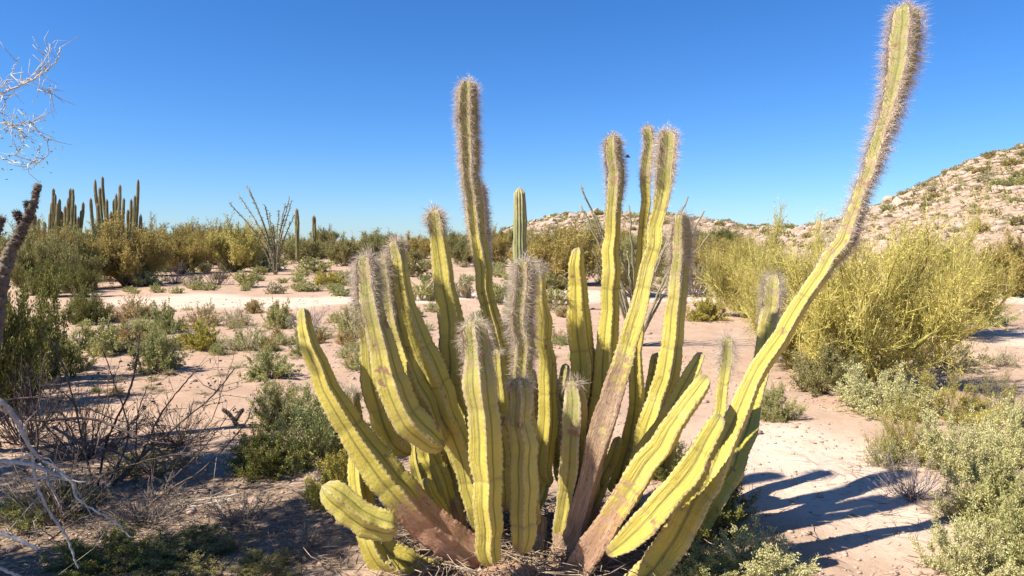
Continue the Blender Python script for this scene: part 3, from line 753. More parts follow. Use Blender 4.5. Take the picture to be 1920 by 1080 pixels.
def shrub(px, py, wpx, hpx, key, leaf, label, twig='twig', name='desert_shrub', cat='shrub', group=None, sink=.0, Y=None):
    """base at photograph pixel (px,py); width and height in photograph pixels"""
    g = ground_at(px, py) if Y is None else at(px, py, Y)
    if Y is not None: g.z = height(g.x, g.y)
    d = g.y
    sx = wpx / 2 / FPX * d; sz = hpx / FPX * d
    g.y += sx * .55; g.z = height(g.x, g.y) - sink
    if g.y < 13: FEET.append((g.x, g.y, sx))
    t = thing(name, label, cat, g, R_.uniform(0, 6.28), group)
    i = R_.randrange(len(PR[key])); b, f = PR[key][i]
    o = link('branches', with_mat(b, twig), None, t); o.scale = (sx, sx, sz)
    if f:
        o = link('foliage', with_mat(f, leaf), None, t, 'stuff'); o.scale = (sx, sx, sz)
    return t

G1 = 'small shrubs scattered on the sand at left'
# ---- near right
shrub(1462, 792, 96, 66, 'near', 'bursage', 'small grey-green bush standing alone at the far end of the sandy clearing', group=None)
shrub(1685, 785, 190, 84, 'near', 'brittle', 'rounded pale grey-green bush below the yellow palo verde at right')
shrub(1668, 880, 78, 62, 'domebare', 'bursage', 'small faded grey bush at the edge of the sand, left of the yellow-green bush', 'twigpurple')
shrub(1712, 872, 120, 112, 'nearbroom', 'yelgreen', 'upright yellow-green bush directly above the bare purple twigs at right')
shrub(1812, 800, 210, 92, 'nearbroom', 'yelgreen', 'wide golden-green bush behind the silvery shrub at right')
shrub(1905, 790, 120, 90, 'nearbroom', 'olive', 'olive bush cut by the right edge above the silvery shrubs')
shrub(1815, 900, 150, 108, 'near', 'brittle', 'silvery shrub right of the upright yellow-green bush')
shrub(1925, 880, 150, 120, 'near', 'brittle', 'silvery shrub cut by the right edge behind the big leafy shrub')
shrub(1915, 1010, 225, 140, 'near', 'bursage', 'big leafy green shrub filling the right edge near the bottom')
shrub(1850, 1100, 190, 130, 'near', 'brittle', 'pale shrub in the bottom right corner of the photo', sink=.02)
shrub(1960, 1110, 200, 150, 'near', 'bursage', 'green shrub cut by the bottom right corner')
shrub(1735, 950, 150, 92, 'bare', None, 'bare purple-brown twiggy shrub on the sand at right', 'twigpurple', 'bare_shrub')
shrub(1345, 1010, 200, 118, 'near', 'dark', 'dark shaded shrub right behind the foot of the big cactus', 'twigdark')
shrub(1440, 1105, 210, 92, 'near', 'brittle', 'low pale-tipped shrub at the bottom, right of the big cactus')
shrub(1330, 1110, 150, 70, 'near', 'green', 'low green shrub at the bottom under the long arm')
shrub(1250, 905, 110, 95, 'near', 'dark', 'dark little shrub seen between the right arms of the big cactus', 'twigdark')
# ---- big palo verdes
shrub(1690, 742, 450, 352, 'palo', 'palo', 'large yellow-green palo verde behind the long cactus arm', 'twiggreen', 'palo_verde_tree', 'tree')
shrub(1535, 705, 320, 262, 'palo', 'palo', 'yellow palo verde crown just right of the big cactus', 'twiggreen', 'palo_verde_tree', 'tree')
shrub(1435, 605, 250, 185, 'palo', 'palo', 'soft rounded yellow palo verde behind the grey capped stem', 'twiggreen', 'palo_verde_tree', 'tree')
shrub(1560, 590, 190, 165, 'palo', 'palo', 'palo verde farther back where the long arm crosses the shrubs', 'twiggreen', 'palo_verde_tree', 'tree')
shrub(1820, 640, 300, 215, 'palo', 'palo', 'palo verde near the right edge in front of the hill', 'twiggreen', 'palo_verde_tree', 'tree')
shrub(1925, 560, 160, 120, 'palofar', 'palofar', 'olive palo verde cut by the right edge below the hill', 'twiggreen', 'palo_verde_tree', 'tree')
shrub(1740, 560, 160, 125, 'palofar', 'palo', 'palo verde between the hill foot and the large one at right', 'twiggreen', 'palo_verde_tree', 'tree')
shrub(1570, 740, 150, 90, 'near', 'olive', 'olive undergrowth bush below the yellow palo verde at right', 'twigpurple')
shrub(1790, 700, 170, 80, 'domebare', 'olive', 'twiggy purple-olive bush right of the large palo verde foot', 'twigpurple')
shrub(1870, 612, 130, 42, 'dome', 'green', 'low green bush in front of the pale sand at right')
shrub(1895, 690, 70, 36, 'domebare', 'tan', 'small dry bush on the pale sand at the right edge', 'twigpurple')
shrub(1330, 604, 90, 44, 'dome', 'yelgreen', 'yellow-green bush right of the stem topped by a black stick')
shrub(1310, 560, 110, 90, 'domebare', 'olive', 'brownish olive bush left of the soft yellow palo verde', 'twigpurple')
# ---- left middle distance
L_ = [
 (515,618,72,50,'dome','bursage','grey-green bush standing at the near edge of the pale wash, left of the curved stem'),
 (655,626,58,44,'dome','bursage','dark-based grey bush on the wash just left of the horn-shaped stem'),
 (455,660,84,62,'domebare','green','round green bush with a bare twiggy underside'),
 (366,658,86,50,'dome','yelgreen','bright yellow-green bush left of the round twiggy one'),
 (282,704,110,78,'dome','green','green bush with a long dark shadow to its right'),
 (497,714,110,52,'dome','green','low yellow-green bush nearest the curved left stem'),
 (437,612,66,40,'domebare','tan','greyish dry bush in front of the pale wash'),
 (372,614,70,48,'domebare','orange','orange-brown bush among the grey-green ones'),
 (300,628,76,56,'dome','green','light green bush behind the one with the long shadow'),
 (236,600,96,52,'domebare','orange','spreading bush with rusty orange tips below the brown thicket'),
 (150,610,84,66,'near','dark','dark green bush at left under the distant cactus clumps'),
 (175,668,120,62,'dome','bursage','wide grey-green bush between the left bushes'),
 (120,700,90,60,'dome','bursage','grey bush beside the dark creosote at left'),
 (265,538,66,28,'low','green','light green mound at the foot of the brown thicket'),
 (355,543,44,25,'low','tan','small tan tuft in front of the purple dead brush'),
 (455,540,62,34,'low','bursage','pale grey bush left of the ocotillo foot'),
 (515,552,44,24,'low','tan','small tan mound below the ocotillo'),
 (560,548,54,24,'low','bursage','small grey mound right below the ocotillo'),
 (610,540,56,32,'low','yelgreen','yellowish mound right of the ocotillo'),
 (500,508,62,26,'low','bursage','grey-green mound directly beside the ocotillo stem, at left'),
 (585,512,70,30,'low','bursage','grey-green mound behind the yellowish one'),
 (640,556,48,22,'low','green','flat green tuft at the far bank of the wash'),
 (660,530,44,26,'low','tan','dry tuft behind the head of the horn-shaped stem'),
 (700,560,60,30,'low','bursage','bush on the wash bank right of the horn-shaped stem'),
 (790,566,70,40,'low','bursage','grey bush seen between the left stems of the big cactus'),
 (770,520,80,40,'low','olive','brownish bush seen between the left stems, farther back'),
 (860,560,60,40,'low','tan','dry grey bush left of the tall slender stem'),
 (940,572,70,44,'low','green','green bush between the tall slender stem and the grey bristled one'),
 (1045,575,60,36,'low','bursage','pale bush right of the grey bristled stem'),
 (1040,545,80,34,'low','olive','olive bush behind the central stems'),
 (685,700,90,48,'dome','bursage','grey-green bush just behind the curved left arm'),
 (640,745,50,30,'tuft','tan','dry tuft behind the curved left arm'),
 (575,640,60,34,'low','tan','dead brush behind the tip of the curved arm'),
]
for q in L_:
    shrub(*q[:6], q[6])
shrub(320, 532, 66, 38, 'bare', None, 'purple-grey dead brush below the yellowish shrubs', 'twigpurple', 'dead_brush', 'brush')
shrub(400, 535, 70, 50, 'bare', None, 'dark dead brush at the foot of the yellowish shrubs, nearest the ocotillo', 'twigdark', 'dead_brush', 'brush')
shrub(575, 625, 100, 50, 'bare', None, 'grey dead brush on the wash beside the tip of the curved arm', 'twigpurple', 'dead_brush', 'brush')
# ---- left thicket
shrub(215, 540, 190, 135, 'palofar', 'palofar', 'golden-brown thicket in front of the tallest distant columns', 'twig', 'thicket_shrub')
shrub(115, 545, 150, 110, 'palofar', 'olive', 'olive thicket at left below the smaller distant clump', 'twig', 'thicket_shrub')
shrub(45, 555, 150, 120, 'palofar', 'olive', 'dark thicket touching the left edge behind the cholla', 'twigdark', 'thicket_shrub')
shrub(325, 515, 120, 88, 'palofar', 'palofar', 'golden shrub right of the tallest distant columns', 'twig', 'thicket_shrub')
shrub(425, 512, 130, 95, 'palofar', 'palo', 'yellowish shrub just left of the ocotillo', 'twig', 'thicket_shrub')
shrub(375, 505, 90, 78, 'palofar', 'palofar', 'brownish shrub between two golden ones', 'twig', 'thicket_shrub')
shrub(270, 520, 80, 78, 'palofar', 'olive', 'olive shrub under the rightmost thin columns', 'twig', 'thicket_shrub')
shrub(1065, 535, 190, 118, 'palofar', 'palofar', 'large grey-green tree form behind the middle stems', 'twig', 'desert_shrub')
shrub(1000, 520, 110, 80, 'palofar', 'palofar', 'brown-green shrub right of the saguaro', 'twig', 'desert_shrub')
shrub(1190, 560, 150, 110, 'palofar', 'olive', 'grey-green bush behind the twin tall stems', 'twig', 'desert_shrub')
shrub(640, 500, 84, 62, 'palofar', 'olive', 'olive shrub on the skyline left of the horn-shaped stem', 'twig', 'desert_shrub')
shrub(560, 495, 90, 50, 'palofar', 'olive', 'low olive shrub at the foot of the thin skyline columns', 'twig', 'desert_shrub')

TH = 'scrub of the thicket at left'
TL = ['thicket bush at the very left edge, behind the creosote', 'olive thicket bush under the leftmost distant columns', 'golden-brown thicket bush below the middle of the smaller column clump', 'olive-gold thicket bush in the gap between the two column clumps', 'thicket bush hiding the foot of the tallest column clump', 'thicket bush just right of the tallest column clump', 'golden bush under open sky between the columns and the ocotillo', 'pale bush behind the dark dead brush, left of the ocotillo', 'yellow-green bush nearest the ocotillo on its left', 'olive bush directly behind the ocotillo wands', 'dark low bush in front of the left thicket', 'darkest low bush in front of the left thicket, beside the creosote']
for q_, (px, py, w_, h_, m_) in enumerate([(20,520,110,95,'olive'),(85,530,120,105,'palofar'),(160,515,120,92,'olive'),(195,500,110,85,'palofar'),(255,505,110,90,'palofar'),(300,500,100,75,'olive'),(345,495,100,82,'palofar'),(395,498,100,80,'palofar'),(450,500,100,78,'palo'),(480,498,80,62,'olive'),(130,560,90,60,'dark'),(75,560,90,70,'dark')]):
    shrub(px, py, w_, h_, 'palofar', m_, TL[q_], 'twig', 'thicket_shrub', group=TH)
GL = ['olive bush behind the heads of the horn-shaped stems', 'golden-brown bush behind the thin stem right of the bristly heads', 'olive bush left of the tall slender stem, on the skyline', 'golden bush lower between the left stems', 'olive bush directly behind the tall slender stem', 'golden-brown bush just left of the saguaro', 'olive bush left of the twin tall stems, behind the ocotillo', 'olive bush right of the twin tall stems', 'brown-gold bush behind the stem topped by a black stick', 'olive bush just right of the saguaro', 'brown-gold bush at the left foot of the soft yellow palo verde', 'low brown-gold bush behind the soft yellow palo verde']
for q_, (px, py, w_, h_, m_) in enumerate([(700,482,120,52,'olive'),(770,486,110,50,'palofar'),(830,484,100,56,'olive'),(740,510,90,44,'palofar'),(870,500,90,55,'olive'),(930,500,90,70,'palofar'),(1120,500,110,80,'olive'),(1250,520,110,80,'olive'),(1290,500,90,60,'palofar'),(1030,490,100,60,'olive'),(1340,520,100,70,'palofar'),(1390,500,100,58,'palofar')]):
    shrub(px, py, w_, h_, 'palofar', m_, GL[q_], 'twig', 'desert_shrub', group='bushes glimpsed between the cactus stems')
# skyline shrubs: too alike to tell apart
for i in range(85):
    px = R_.uniform(-60, 1980); py = R_.uniform(459, 492)
    if 1400 < px: continue
    hp = R_.uniform(20, 46) * (0.9 if py < 472 else 1.1)
    shrub(px, py, hp * R_.uniform(1.4, 2.4), hp, R_.choice(['palofar', 'low', 'palofar']), R_.choice(['olive', 'palofar', 'dark', 'bursage', 'olive']), 'one of the many small olive shrubs along the distant skyline', 'twig', 'skyline_shrub', group='shrubs along the skyline')
for i in range(150):
    px = R_.uniform(240, 1300); py = R_.uniform(478, 552)
    hp = R_.uniform(9, 20)
    shrub(px, py, hp * R_.uniform(1.5, 2.6), hp, 'low', R_.choice(['bursage', 'tan', 'bursage', 'green']), 'one of the many low pale tufts on the flat beyond the wash', 'twig', 'low_tuft', group='low tufts beyond the wash')
for i in range(110):
    px = R_.uniform(60, 1080); py = R_.uniform(576, 680)
    hp = R_.uniform(14, 27)
    shrub(px, py, hp * R_.uniform(1.4, 2.2), hp, R_.choice(['dome', 'domebare', 'dome']), R_.choice(['bursage', 'bursage', 'brittle', 'green', 'orange']), 'one of the many knee-high bushes dotted over the sand near the wash', 'twig', 'desert_shrub', group='knee-high bushes near the wash')
for i in range(80):
    px = R_.uniform(0, 700); py = R_.uniform(580, 760)
    hp = R_.uniform(5, 13)
    shrub(px, py, hp * R_.uniform(1.6, 2.8), hp, R_.choice(['low', 'tuft']), R_.choice(['tan', 'orange', 'green']), 'one of the little dry tufts dotted over the sand at left', 'twig', 'dry_tuft', group='dry tufts on the left sand')

# hillside
def rock_mesh(seed):
    import bmesh
    bm = bmesh.new(); bmesh.ops.create_icosphere(bm, subdivisions=2, radius=1)
    r = random.Random(seed); off = r.uniform(0, 50)
    for v in bm.verts:
        n = noise.noise(v.co * 1.1 + Vector((off, 0, 0)))
        q = v.co.copy()
        for _ in range(1): v.co *= 1 + .45 * n
        for ax in range(3):
            lim = .62 + .2 * noise.noise(Vector((off, ax, 2)))
            v.co[ax] = max(-lim - .1 * q.y, min(lim + .15 * q.x, v.co[ax]))
    me = bpy.data.meshes.new('rock'); bm.to_mesh(me); bm.free()
    me.materials.append(M['rock'])
    return me
rocks = [rock_mesh(i) for i in range(6)]
def hill_point(side):
    while True:
        if side:
            px = R_.uniform(1430, 1990); Y = 46 + 58 * R_.random() ** .6
        else:
            px = R_.uniform(930, 1430); Y = 60 + 52 * R_.random() ** .55
        x = (px - 960) / FPX * Y
        z = height(x, Y)
        if z > (.7 if side else 1.5): return Vector((x, Y, z))
for i in range(270):
    side = R_.random() < .72
    p = hill_point(side); s = R_.choice([.25, .35, .35, .5, .5, .7, 1.0]) * R_.uniform(.7, 1.3)
    o = link('hillside_boulder', rocks[i % 6]); o.location = p; o.rotation_euler = (R_.uniform(0, .6), R_.uniform(0, .6), R_.uniform(0, 6.3)); o.scale = (s * R_.uniform(.8, 1.5), s, s * R_.uniform(.5, .9))
    o['label'] = 'pale rock among many on the right hillside' if side else 'pale rock among many on the low middle hill'
    o['category'] = 'rock'; o['group'] = 'rocks on the right hillside' if side else 'rocks on the low middle hill'
for i in range(340):
    side = R_.random() < .68
    p = hill_point(side); s = R_.uniform(.25, .95)
    t = thing('hillside_shrub', 'small olive shrub among many dotted over the right hillside' if side else 'small olive shrub among many on the low middle hill', 'shrub', p, R_.uniform(0, 6), 'shrubs on the right hillside' if side else 'shrubs on the low middle hill')
    b, f = PR['low'][i % 2]
    lm = R_.choice(['olive', 'olive', 'tan', 'palofar', 'green'])
    link('branches', with_mat(b, 'twig'), None, t).scale = (s, s, s * .8)
    link('foliage', with_mat(f, lm), None, t, 'stuff').scale = (s, s, s * .8)

# small scrub and stones over both hills, too many and too small to tell apart
def hill_cover():
    lf = MB(); st = MB(); r = rng
    import bmesh
    bm = bmesh.new(); bmesh.ops.create_icosphere(bm, subdivisions=1, radius=1)
    bv = np.array([v.co[:] for v in bm.verts]); bf = np.array([[v.index for v in f.verts] for f in bm.faces]); bm.free()
    for i in range(4200):
        p = np.array(hill_point(R_.random() < .7))
        s = r.uniform(.12, .42); k = 16
        leaves(lf, p + rdir(k, r) * [s, s, s * .5] * r.uniform(.2, 1, (k, 1)) + [0, 0, s * .35], rdir(k, r) + [0, 0, .5], s * .7, s * .3, r)
    for i in range(4600):
        p = np.array(hill_point(R_.random() < .7)); s = r.choice([.08, .12, .2, .35]) * r.uniform(.7, 1.5)
        V = bv * (1 + r.normal(0, .16, (len(bv), 1))) * np.array([s * r.uniform(.8, 1.8), s, s * r.uniform(.4, .8)])
        st.add(V + p, bf, r.uniform())
    o = link('hillside_scrub', lf.mesh('hill_scrub'), M['olive'], kind='stuff'); o['label'] = 'low olive scrub covering the stony hillsides'; o['category'] = 'scrub'
    o = link('hillside_stones', st.mesh('hill_stones'), M['rock'], kind='stuff'); o['label'] = 'small pink stones strewn over the hillsides'; o['category'] = 'stones'
hill_cover()

# ------------------------------------------------------------------ ocotillos
def ocotillo(label, bx, by, tips, Y=None, w0=7, group='ocotillos'):
    g = ground_at(bx, by) if Y is None else at(bx, by, Y)
    g.z = height(g.x, g.y)
    t = thing('ocotillo', label, 'ocotillo', g)
    for (tx, ty, bend) in tips:
        yy = g.y + R_.uniform(-.5, .5)
        e = np.array(at(tx, ty, yy)) - np.array(g)
        mid = e * .5 + np.array([bend / FPX * g.y, 0, 0]) + np.array([e[0] * -.12, 0, abs(e[0]) * .05])
        P = spline([np.array([R_.uniform(-.05, .05), 0, -.05]), mid, e], 9)
        P = P + rng.normal(0, .012, P.shape) * np.linspace(0, 1, len(P))[:, None]
        mb = MB(); r0 = w0 / 2 / FPX * g.y
        tube(mb, P, np.linspace(r0, r0 * .55, len(P)), 5, R_.random())
        n = 90
        k = rng.uniform(0, len(P) - 1, n)
        Q = np.stack([np.interp(k, range(len(P)), P[:, c]) for c in range(3)], 1)
        spikes(mb, Q, rdir(n), .05 * g.y / 12, .012 * g.y / 12)
        link('wand', mb.mesh('wand'), M['ocotillo'], t)
ocotillo('thin branched ocotillo on the left skyline, left of two thin columns', 517, 515,
         [(428,378,0),(447,364,0),(462,348,2),(466,352,0),(497,385,0),(505,400,0),(523,395,0),(535,382,0),(543,372,-2),(547,376,0),(552,402,0),(478,410,0),(512,420,0),(488,430,4),(530,430,0)], w0=3.0)
ocotillo('dark ocotillo whose wands stick out behind the tall middle stems', 1192, 650,
         [(1088,345,-8),(1090,382,-10),(1114,400,0),(1130,440,0),(1150,430,4),(1180,390,0),(1176,470,0),(1290,368,0),(1322,395,6),(1330,440,10),(1262,430,0),(1240,470,0),(1222,500,0),(1160,520,0),(1142,500,0),(1270,500,4),(1110,470,-6),(1205,540,0)], w0=5.5)

# ------------------------------------------------------------------ creosote and near left shrubs
def cx(px, py, wpx, hpx, *a, **k): return shrub(px, py, wpx, hpx, *a, **k)
cx(0, 735, 195, 215, 'near', 'dark', 'tall dark green creosote bush at the left edge', 'twigdark', 'creosote_bush')
cx(-90, 790, 240, 300, 'near', 'dark', 'creosote bush mostly cut off by the left edge', 'twigdark', 'creosote_bush')
cx(590, 880, 220, 128, 'near', 'green', 'leafy bush behind the lower part of the curved left arm', 'twigdark')
cx(520, 805, 130, 90, 'near', 'bursage', 'sage green bush above the leafy dark one at left', 'twigdark')
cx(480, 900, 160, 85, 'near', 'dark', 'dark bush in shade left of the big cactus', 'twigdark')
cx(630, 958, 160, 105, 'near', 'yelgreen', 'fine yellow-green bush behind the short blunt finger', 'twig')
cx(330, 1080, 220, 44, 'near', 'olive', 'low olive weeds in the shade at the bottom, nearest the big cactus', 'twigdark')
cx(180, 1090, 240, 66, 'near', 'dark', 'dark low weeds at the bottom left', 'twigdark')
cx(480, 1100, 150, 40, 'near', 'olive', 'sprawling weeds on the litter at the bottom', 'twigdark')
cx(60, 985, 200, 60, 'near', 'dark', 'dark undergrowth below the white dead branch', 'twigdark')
cx(250, 900, 170, 46, 'domebare', 'dark', 'thin dark weeds under the bare arching twigs', 'twigdark')

for q in [(120, 880, 260, 150, 'dead brush tangle in front of the dark creosote at left'), (300, 860, 220, 90, 'low dead brush behind the shaded litter at left'), (60, 1010, 240, 140, 'grey dead brush in the shade under the white branch'), (240, 1010, 240, 80, 'flat dead brush in the shade at the bottom left'), (430, 1010, 220, 60, 'flat twiggy dead brush on the litter left of the cactus'), (560, 1060, 200, 50, 'thin dead brush beside the lowest cactus stem'), (0, 850, 240, 170, 'dead brush at the left edge above the white branch')]:
    shrub(q[0], q[1], q[2], q[3], 'bare', None, q[4], 'twig' if q[1] > 1000 else 'twigdark', 'dead_brush', 'brush')
# small cholla in front of the leafy bush
def cholla(label, g, arms, r0):
    t = thing('cholla_cactus', label, 'cactus', g)
    for P, rr in arms:
        P = spline(P, 8)
        k = np.linspace(0, len(P) - 1, len(P) * 3)
        Q = np.stack([np.interp(k, range(len(P)), P[:, c]) for c in range(3)], 1)
        R0 = np.linspace(rr[0], rr[1], len(Q)) * (1 + .12 * rng.normal(size=len(Q)))
        mb = MB(); tube(mb, Q, R0, 9, R_.random()); mb.V[0] += rng.normal(0, rr[1] * .22, mb.V[0].shape)
        o = link('joint_arm', mb.mesh('arm', True), M['bark'], t)
        sb = MB(); n = 1500
        i = rng.integers(0, len(Q), n)
        d = rdir(n)
        spikes(sb, Q[i] + d * R0[i][:, None] * .8, d, r0 * .8, .0022)
        link('spines', sb.mesh('spines'), M['twigdark'], o, 'stuff')
Yc = 5.0
gc = at(-60, 900, Yc); gc.z = height(gc.x, gc.y)
C_ = lambda pts, yy=Yc, g=gc: [np.array(at(a, b, yy)) - np.array(g) for a, b in pts]
cholla('dark spiny cholla leaning in from the left edge below the sky', gc, [
    ([np.array([0, 0, -.05])] + C_([(-30, 740), (-5, 600), (10, 500), (35, 440), (58, 395), (72, 345)]), (.062, .020)),
    (C_([(30, 455), (42, 430), (38, 412), (30, 398)]), (.03, .018)),
    (C_([(-10, 590), (-30, 500), (-10, 440), (4, 408)]), (.05, .022)),
    (C_([(48, 418), (56, 400), (50, 380)]), (.022, .014)),
    ], .03)
g2 = ground_at(455, 800)
C2 = lambda pts: [np.array(at(a, b, g2.y)) - np.array(g2) for a, b in pts]
cholla('small knobby cholla sprig poking up left of the leafy bush', g2, [
    ([np.array([0, 0, -.03])] + C2([(452, 812), (440, 790), (428, 775), (418, 768)]), (.022, .012)),
    (C2([(440, 790), (450, 775), (455, 768)]), (.016, .01)),
    ], .015)

# ------------------------------------------------------------------ bare arching twigs (left)
def twig_thing(name, label, cat, g, paths, mat, wscale=1, side=0, seed=1, buds=0):
    r = np.random.default_rng(seed)
    t = thing(name, label, cat, g)
    for pts, w0, w1 in paths:
        Y0 = pts[0][2]
        P = [np.array(at(*q)) - np.array(g) for q in pts]
        D = spline(P, 8)
        D += r.normal(0, .0018, D.shape)
        rr = np.linspace(w0, w1, len(D)) / 2 / FPX * Y0 * .7 * (1 + .12 * r.normal(size=len(D)))
        mb = MB(); tube(mb, D, rr, 6, r.uniform())
        for _ in range(side):
            i = r.integers(2, len(D) - 1); dd = norm(D[min(i + 1, len(D) - 1)] - D[i - 2]) * .7 + r.normal(0, .6, 3) + np.array([0, 0, .2])
            ln = r.uniform(.06, .28)
            q = [D[i], D[i] + norm(dd) * ln * .5 + r.normal(0, .012, 3), D[i] + norm(dd) * ln + r.normal(0, .03, 3)]
            tube(mb, q, [rr[i] * .5, rr[i] * .35, .0012], 4, r.uniform())
            for _ in range(buds):
                f = r.uniform(.3, 1); p = q[0] * (1 - f) + q[2] * f
                leaves(mb, np.repeat(p[None], 3, 0), rdir(3, r), .018, .012, r)
        link('branch', mb.mesh('branch', True), M[mat], t)
    return t
gb = at(190, 905, 4.3); gb.z = height(gb.x, gb.y)
twig_thing('bare_shrub', 'bare dark twiggy shrub arching right over the sand at lower left', 'shrub', gb, [
    ([(190,930,4.3),(250,870,4.3),(330,800,4.2),(400,740,4.1),(440,690,4.0)], 8, 3),
    ([(200,930,4.4),(260,860,4.4),(300,780,4.4),(345,720,4.4),(372,690,4.4)], 7, 3),
    ([(180,930,4.3),(160,850,4.4),(140,760,4.4),(120,690,4.4),(95,640,4.5)], 7, 3),
    ([(180,930,4.3),(200,830,4.3),(240,740,4.2),(255,680,4.2),(262,620,4.2)], 8, 3),
    ([(190,930,4.3),(240,820,4.4),(215,720,4.5),(190,650,4.5)], 6, 2),
    ([(150,930,4.2),(70,860,4.2),(20,800,4.1),(-20,740,4.0)], 7, 3),
    ([(-20,760,3.9),(60,788,3.9),(170,785,4.0),(260,820,4.0),(330,870,4.1),(370,900,4.2)], 9, 5),
    ([(10,750,4.6),(80,745,4.6),(150,760,4.6),(230,790,4.6),(330,800,4.6)], 5, 2),
    ([(100,800,4.2),(150,830,4.2),(220,850,4.2),(290,890,4.2)], 9, 4),
    ([(250,950,4.3),(330,890,4.2),(390,830,4.1),(440,760,4.0)], 6, 2),
    ([(230,1000,3.8),(300,930,3.8),(380,880,3.8),(455,800,3.7),(470,770,3.7)], 6, 2),
    ([(120,960,4.0),(180,900,4.0),(260,868,4.0),(340,850,4.0),(420,846,4.0)], 6, 2),
    ([(140,1000,3.7),(100,920,3.7),(40,880,3.7),(-20,860,3.7)], 7, 3),
    ([(300,960,4.1),(340,850,4.1),(395,790,4.1),(420,720,4.1)], 5, 2),
    ([(60,1040,3.5),(140,980,3.5),(240,940,3.5),(330,930,3.5)], 6, 2),
    ([(255,940,4.5),(255,850,4.5),(258,780,4.5),(275,725,4.5)], 5, 2),
    ([(60,930,4.4),(70,820,4.5),(60,740,4.5),(50,680,4.5)], 6, 2),
    ], 'twigdark', side=15, seed=3, buds=1)
gd = at(-120, 960, 3.0); gd.z = height(gd.x, gd.y)
twig_thing('dead_branch', 'bleached white dead branch reaching in from the left edge over dark shade', 'branch', gd, [
    ([(-120,900,3.0),(-20,868,3.0),(45,868,3.0),(80,880,3.0),(112,892,3.0)], 20, 9),
    ([(-120,940,3.05),(-40,885,3.0),(20,872,3.0),(62,848,3.0)], 12, 5),
    ([(-60,740,3.1),(0,752,3.0),(22,775,3.0),(42,810,3.0),(60,845,3.0),(78,862,3.0)], 18, 7),
    ([(60,850,3.0),(66,900,3.0),(82,940,3.0),(98,970,3.0),(122,1000,3.0),(138,1040,3.0),(147,1066,3.0)], 8, 5),
    ([(112,892,3.0),(135,905,3.0),(142,930,3.0),(172,955,3.0),(215,978,3.0),(248,1010,3.0)], 7, 4),
    ([(50,897,3.0),(100,898,3.0),(160,904,3.0)], 6, 4),
    ([(80,862,3.0),(110,880,3.0),(130,900,3.0)], 6, 5),
    ], 'deadwood', side=2, seed=8)
gd2 = at(-60, 1080, 2.7); gd2.z = height(gd2.x, gd2.y)
twig_thing('dead_branch', 'short white dead stick curving in at the left edge near the bottom', 'branch', gd2, [
    ([(-70,1000,2.7),(-10,998,2.7),(30,1010,2.7),(72,1030,2.7)], 13, 8),
    ([(-60,1040,2.72),(-10,1062,2.7),(40,1082,2.7)], 12, 7),
    ], 'deadwood', side=0, seed=9)
gd3 = ground_at(285, 958)
twig_thing('fallen_stick', 'long pale fallen stick on the shaded ground left of the big cactus', 'stick', gd3, [
    ([(270,958,gd3.y),(330,945,gd3.y + .03),(390,935,gd3.y + .06),(452,925,gd3.y + .09)], 8, 4),
    ([(300,956,gd3.y),(370,948,gd3.y),(440,932,gd3.y + .05)], 5, 3),
    ([(405,938,gd3.y),(418,960,gd3.y - .02),(412,985,gd3.y - .05)], 5, 3),
    ], 'deadwood', side=2, seed=10)

